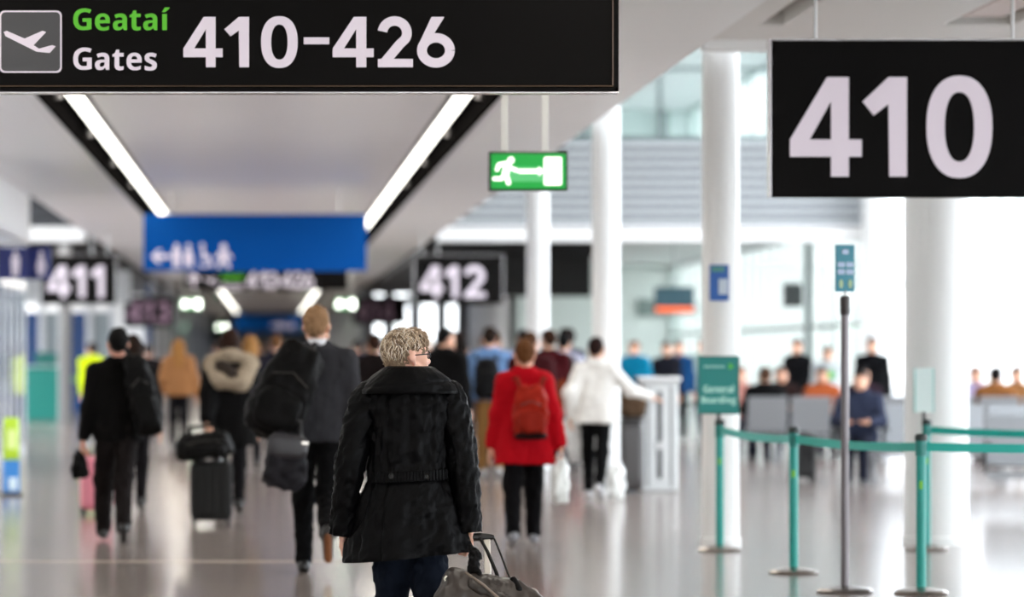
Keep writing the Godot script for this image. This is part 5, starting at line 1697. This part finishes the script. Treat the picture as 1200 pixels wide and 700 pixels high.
	var fold := func(t: float, i: float, y: float) -> float:
		var d := 0.006 * wrinkle.get_noise_3d(cos(t) * 4.0, y * 18.0, sin(t) * 4.0 + 9.0)
		d -= 0.006 * exp(-pow((y - 1.352 - 0.012 * sin(t * 1.3 + 1.0)) / .006, 2.0))
		d += 0.007 * sin(t * 3.0 + y * 20.0) * smoothstep(1.42, 1.33, y)
		return d
	part("collar", loft(fine, 110, 2.1, fold, false), cm, coat_part)
	# half belt with two buttons on the back
	var st := begin()
	for i in 24:
		var x := -.178 + .356 * (i + .5) / 24
		var z := .155 * pow(maxf(0.0, 1.0 - pow(absf(x / .208), 2.35)), 1.0 / 2.35) + .01
		var x2 := x + .001
		var z2 := .155 * pow(maxf(0.0, 1.0 - pow(absf(x2 / .208), 2.35)), 1.0 / 2.35) + .01
		add_box(st, Vector3.ZERO, Vector3(.0162, .052, .012), .003, Transform3D(Basis(Vector3.UP, -atan2(z2 - z, .001)), Vector3(x, .925 + .008 * x / .17, z)))
	part("belt", done(st), cm, coat_part)
	for x in [-.085, .08]:
		part("button", lathe([Vector2(0, .006), Vector2(.006, .003), Vector2(.01, .004), Vector2(.0135, .008), Vector2(.015, .005), Vector2(.015, 0), Vector2(0, 0)], 20), mat(Color(0.03, 0.028, 0.03), 0.45), coat_part, Transform3D(Basis(Vector3.RIGHT, PI / 2), Vector3(x, .925, .163)))
	# hair: a cap and many locks, tousled, grey and fair
	var hx: Transform3D = o.get_meta("head")
	var hm := cloth(Color(0.54, 0.46, 0.38), 0.55)
	var cap := nets([[Vector3(0, .128, .035), Vector3(0, .135, -.03), .093, .085, Vector3(1.12, 1, 1)], [Vector3(0, .06, .062), Vector3(0, .1, .05), .062, .078], [Vector3(0, .15, -.05), Vector3(0, .16, -.06), .06, .055]], 0.006, 0.01, 0.012, 30.0)
	var hair := part("hair", cap, hm, o, hx)
	var tones := [Color(0.86, 0.78, 0.67), Color(0.72, 0.63, 0.53), Color(0.98, 0.94, 0.88), Color(0.36, 0.29, 0.23)]
	for k in 4:
		st = begin()
		for i in [520, 330, 360, 170][k]:
			var th := rng.randf_range(0.15, TAU - 0.15)
			var ph := acos(rng.randf_range(-0.55, 1.0))
			var d := Vector3(sin(ph) * sin(th), cos(ph), -sin(ph) * cos(th))
			if d.z < -0.45 and d.y < 0.45:
				continue
			if d.z < -.05 and d.y < -.1:
				continue
			if absf(d.x) > .72 and d.y < .02 and d.z < .4:
				continue
			var c := Vector3(0, .125, .012)
			var r := Vector3(.092, .096, .116)
			var p := c + d * r
			var tang := (Vector3(0, -1, 0.25) + Vector3(rng.randf_range(-.9, .9), rng.randf_range(-.3, .5), rng.randf_range(-.9, .9)) * (0.9 if d.y > 0.3 else 0.35))
			tang = (tang - d * tang.dot(d)).normalized()
			var l := rng.randf_range(.03, .065)
			var tip := p + tang * l
			if absf(tip.x) > .055 and tip.y < .105 and tip.z > -.07 and tip.z < .045:
				continue
			var lift := rng.randf_range(.002, .013)
			var w := rng.randf_range(.0015, .0032)
			var bend := d.cross(tang) * rng.randf_range(-.014, .014)
			add_tube(st, [p - d * .01, p + tang * l * .35 + d * lift * .8, p + tang * l * .7 + d * lift * .6 + bend * .6, p + tang * l + d * (lift * .2 - .006) + bend * 1.4], [w * .7, w, w * .85, w * .15], 5, 0.55)
		part("hair_locks", done(st), cloth(tones[k], 0.45), hair).set_meta("kind", "stuff")
	# glasses
	var black := mat(Color(0.02, 0.02, 0.022), 0.3)
	st = begin()
	for s in [-1.0, 1.0]:
		var ring: Array = []
		for i in 17:
			var a := TAU * i / 16
			ring.append(Vector3(s * .033 + cos(a) * .025, .08 + sin(a) * .019, -.113 + absf(s * .033 + cos(a) * .025) * .15))
		add_tube(st, ring, [.0032], 6)
		add_tube(st, [Vector3(s * .058, .084, -.104), Vector3(s * .083, .085, -.09), Vector3(s * .089, .086, .0), Vector3(s * .088, .07, .022)], [.0032], 6)
	add_tube(st, [Vector3(-.009, .084, -.112), Vector3(0, .087, -.114), Vector3(.009, .084, -.112)], [.0022], 6)
	var frame := part("glasses_frame", done(st), black, o, hx)
	for s in [-1.0, 1.0]:
		part("lens", soft_box(Vector3(.047, .035, .002), 2.2, 6), glass(Color(0.8, 0.9, 0.9, 0.12)), frame, Transform3D(Basis(Vector3.UP, -s * .15), Vector3(s * .033, .08, -.1085)))

	# trolley case and the bag riding on it
	var tc := thing("trolley_case", "dark trolley case pulled by the grey-haired woman, carrying the taupe bag", "suitcase", Vector3(1.005, 0, -17.56), deg_to_rad(0))
	var tilt := Transform3D(Basis(Vector3.RIGHT, -0.45), Vector3(0, 0.03, 0))
	part("shell", soft_box(Vector3(.32, .42, .2), 8.0, 10), mat(Color(0.06, 0.058, 0.06), 0.5), tc, tilt * Transform3D(Basis(), Vector3(0, .24, 0)))
	for x in [-.12, .12]:
		part("wheel", tube([Vector3(x - .012, 0.0, .06), Vector3(x + .012, 0.0, .06)], [.03], 12), mat(Color(0.05, 0.05, 0.05), 0.5), tc, Transform3D(Basis(), Vector3(0, .03, -.03)))
	part("handle_tube", box(Vector3(.012, .565, -.06), Vector3(.032, .27, .016), .004), mat(Color(0.86, 0.83, 0.78), 0.25, 0.35), tc, tilt)
	part("grip", soft_box(Vector3(.19, .035, .036), 3.0, 8), mat(Color(0.025, 0.025, 0.025), 0.4), tc, tilt * Transform3D(Basis(), Vector3(-.045, .705, -.06)))
	var bag := thing("duffel_bag", "taupe soft duffel bag resting on the dark trolley case", "bag", Vector3(0.985, 0.385, -17.3))
	var taupe := mat(Color(0.215, 0.185, 0.165), 0.33, 0.0, "leather")
	part("body", nets([[Vector3(-.13, .0, 0), Vector3(.15, -.05, 0), .1, .105], [Vector3(-.15, .1, 0), Vector3(.12, .045, 0), .045, .04], [Vector3(-.16, -.06, 0), Vector3(.18, -.09, 0), .1, .1], [Vector3(.12, .03, 0), Vector3(.19, -.04, 0), .045, .05]], 0.009, 0.018, 0.008, 5.0, 3.0), taupe, bag)
	part("flap", nets([[Vector3(-.07, .06, .06), Vector3(.13, -.02, .085), .03, .03], [Vector3(-.06, .1, .02), Vector3(.12, .045, .03), .03, .028]], 0.008, 0.014, 0.008, 9.0, 5.0), mat(Color(0.16, 0.13, 0.11), 0.35), bag)
	part("piping", tube([Vector3(-.1, .125, .03), Vector3(-.02, .07, .09), Vector3(.06, .0, .112), Vector3(.17, -.05, .115), Vector3(.22, -.1, .09)], [.007], 8), mat(Color(0.5, 0.45, 0.4), 0.3), bag)
	part("end_panel", nets([[Vector3(.2, .02, 0), Vector3(.235, -.1, 0), .035, .05]], 0.008, 0.01), mat(Color(0.6, 0.58, 0.55), 0.35), bag)
	var strap := mat(Color(0.025, 0.02, 0.02), 0.6)
	strap.metallic_specular = 0.25
	part("strap", tube([Vector3(-.0, .25, -.6), Vector3(.02, .2, -.35), Vector3(.045, .12, -.1), Vector3(.065, .04, .02)], [.009], 8, 0.4), strap, bag)
	part("strap", tube([Vector3(.065, .25, -.6), Vector3(.08, .19, -.35), Vector3(.1, .11, -.1), Vector3(.115, .06, .02)], [.005], 8, 0.4), strap, bag)
	part("strap_end", nets([[Vector3(-.07, .13, .02), Vector3(-.055, .2, .0), .022, .024], [Vector3(-.055, .2, .0), Vector3(-.075, .24, -.01), .02, .012], [Vector3(-.06, .15, .02), Vector3(-.04, .12, .04), .018, .014]], 0.006, 0.008, 0.008, 30.0), strap, bag)
	part("strap_end", nets([[Vector3(.115, .09, .02), Vector3(.135, .05, .05), .018, .02]], 0.006, 0.008), strap, bag)
	part("ring", tube([Vector3(-.185, .11, .04), Vector3(-.195, .1, .045), Vector3(-.19, .088, .05)], [.005], 6), mat(Color(0.8, 0.78, 0.72), 0.2, 0.9), bag)


func sleeve(pts: Array, rad: Array, s: float) -> ArrayMesh:
	var st := begin()
	st.set_smooth_group(0)
	var segs := 36
	var rows: Array = []
	for i in pts.size():
		var p: Vector3 = pts[i]
		var d: Vector3 = (pts[mini(i + 1, pts.size() - 1)] - pts[maxi(i - 1, 0)]).normalized()
		var a := (Vector3.BACK - d * d.z).normalized()
		var b := d.cross(a)
		var row: Array[Vector3] = []
		for k in segs:
			var t := TAU * k / segs
			var n := a * cos(t) + b * sin(t)
			var y := p.y
			var r: float = rad[i]
			r += 0.014 * wrinkle.get_noise_3d(n.x * 2.0 + s * 3.0, y * 13.0 + n.z * 2.0, n.z * 2.0)
			r += 0.006 * wrinkle.get_noise_3d(n.x * 5.0 + s * 9.0, y * 34.0, n.z * 5.0)
			r -= 0.005 * exp(-pow((t - PI) / 0.09, 2.0))
			r -= 0.005 * exp(-pow((y - 0.77) / 0.005, 2.0)) + 0.004 * exp(-pow((y - 1.02) / 0.006, 2.0))
			row.append(p + n * r)
		rows.append(row)
	var last: Array[Vector3] = []
	for k in segs:
		last.append(pts[-1] + (rows[-1][k] - pts[-1]) * 0.8 + Vector3(0, 0.03, 0))
	rows.append(last)
	for i in rows.size() - 1:
		var c: Vector3 = pts[mini(i, pts.size() - 1)]
		for k in segs:
			var j := (k + 1) % segs
			var out: Vector3 = (rows[i][k] + rows[i][j]) * 0.5 - c
			if i == rows.size() - 2:
				out = -out
			quad(st, rows[i][k], rows[i][j], rows[i + 1][j], rows[i + 1][k], out)
	for k in segs:
		tri(st, pts[0], rows[0][k], rows[0][(k + 1) % segs], pts[0] - pts[1])
	return done(st)
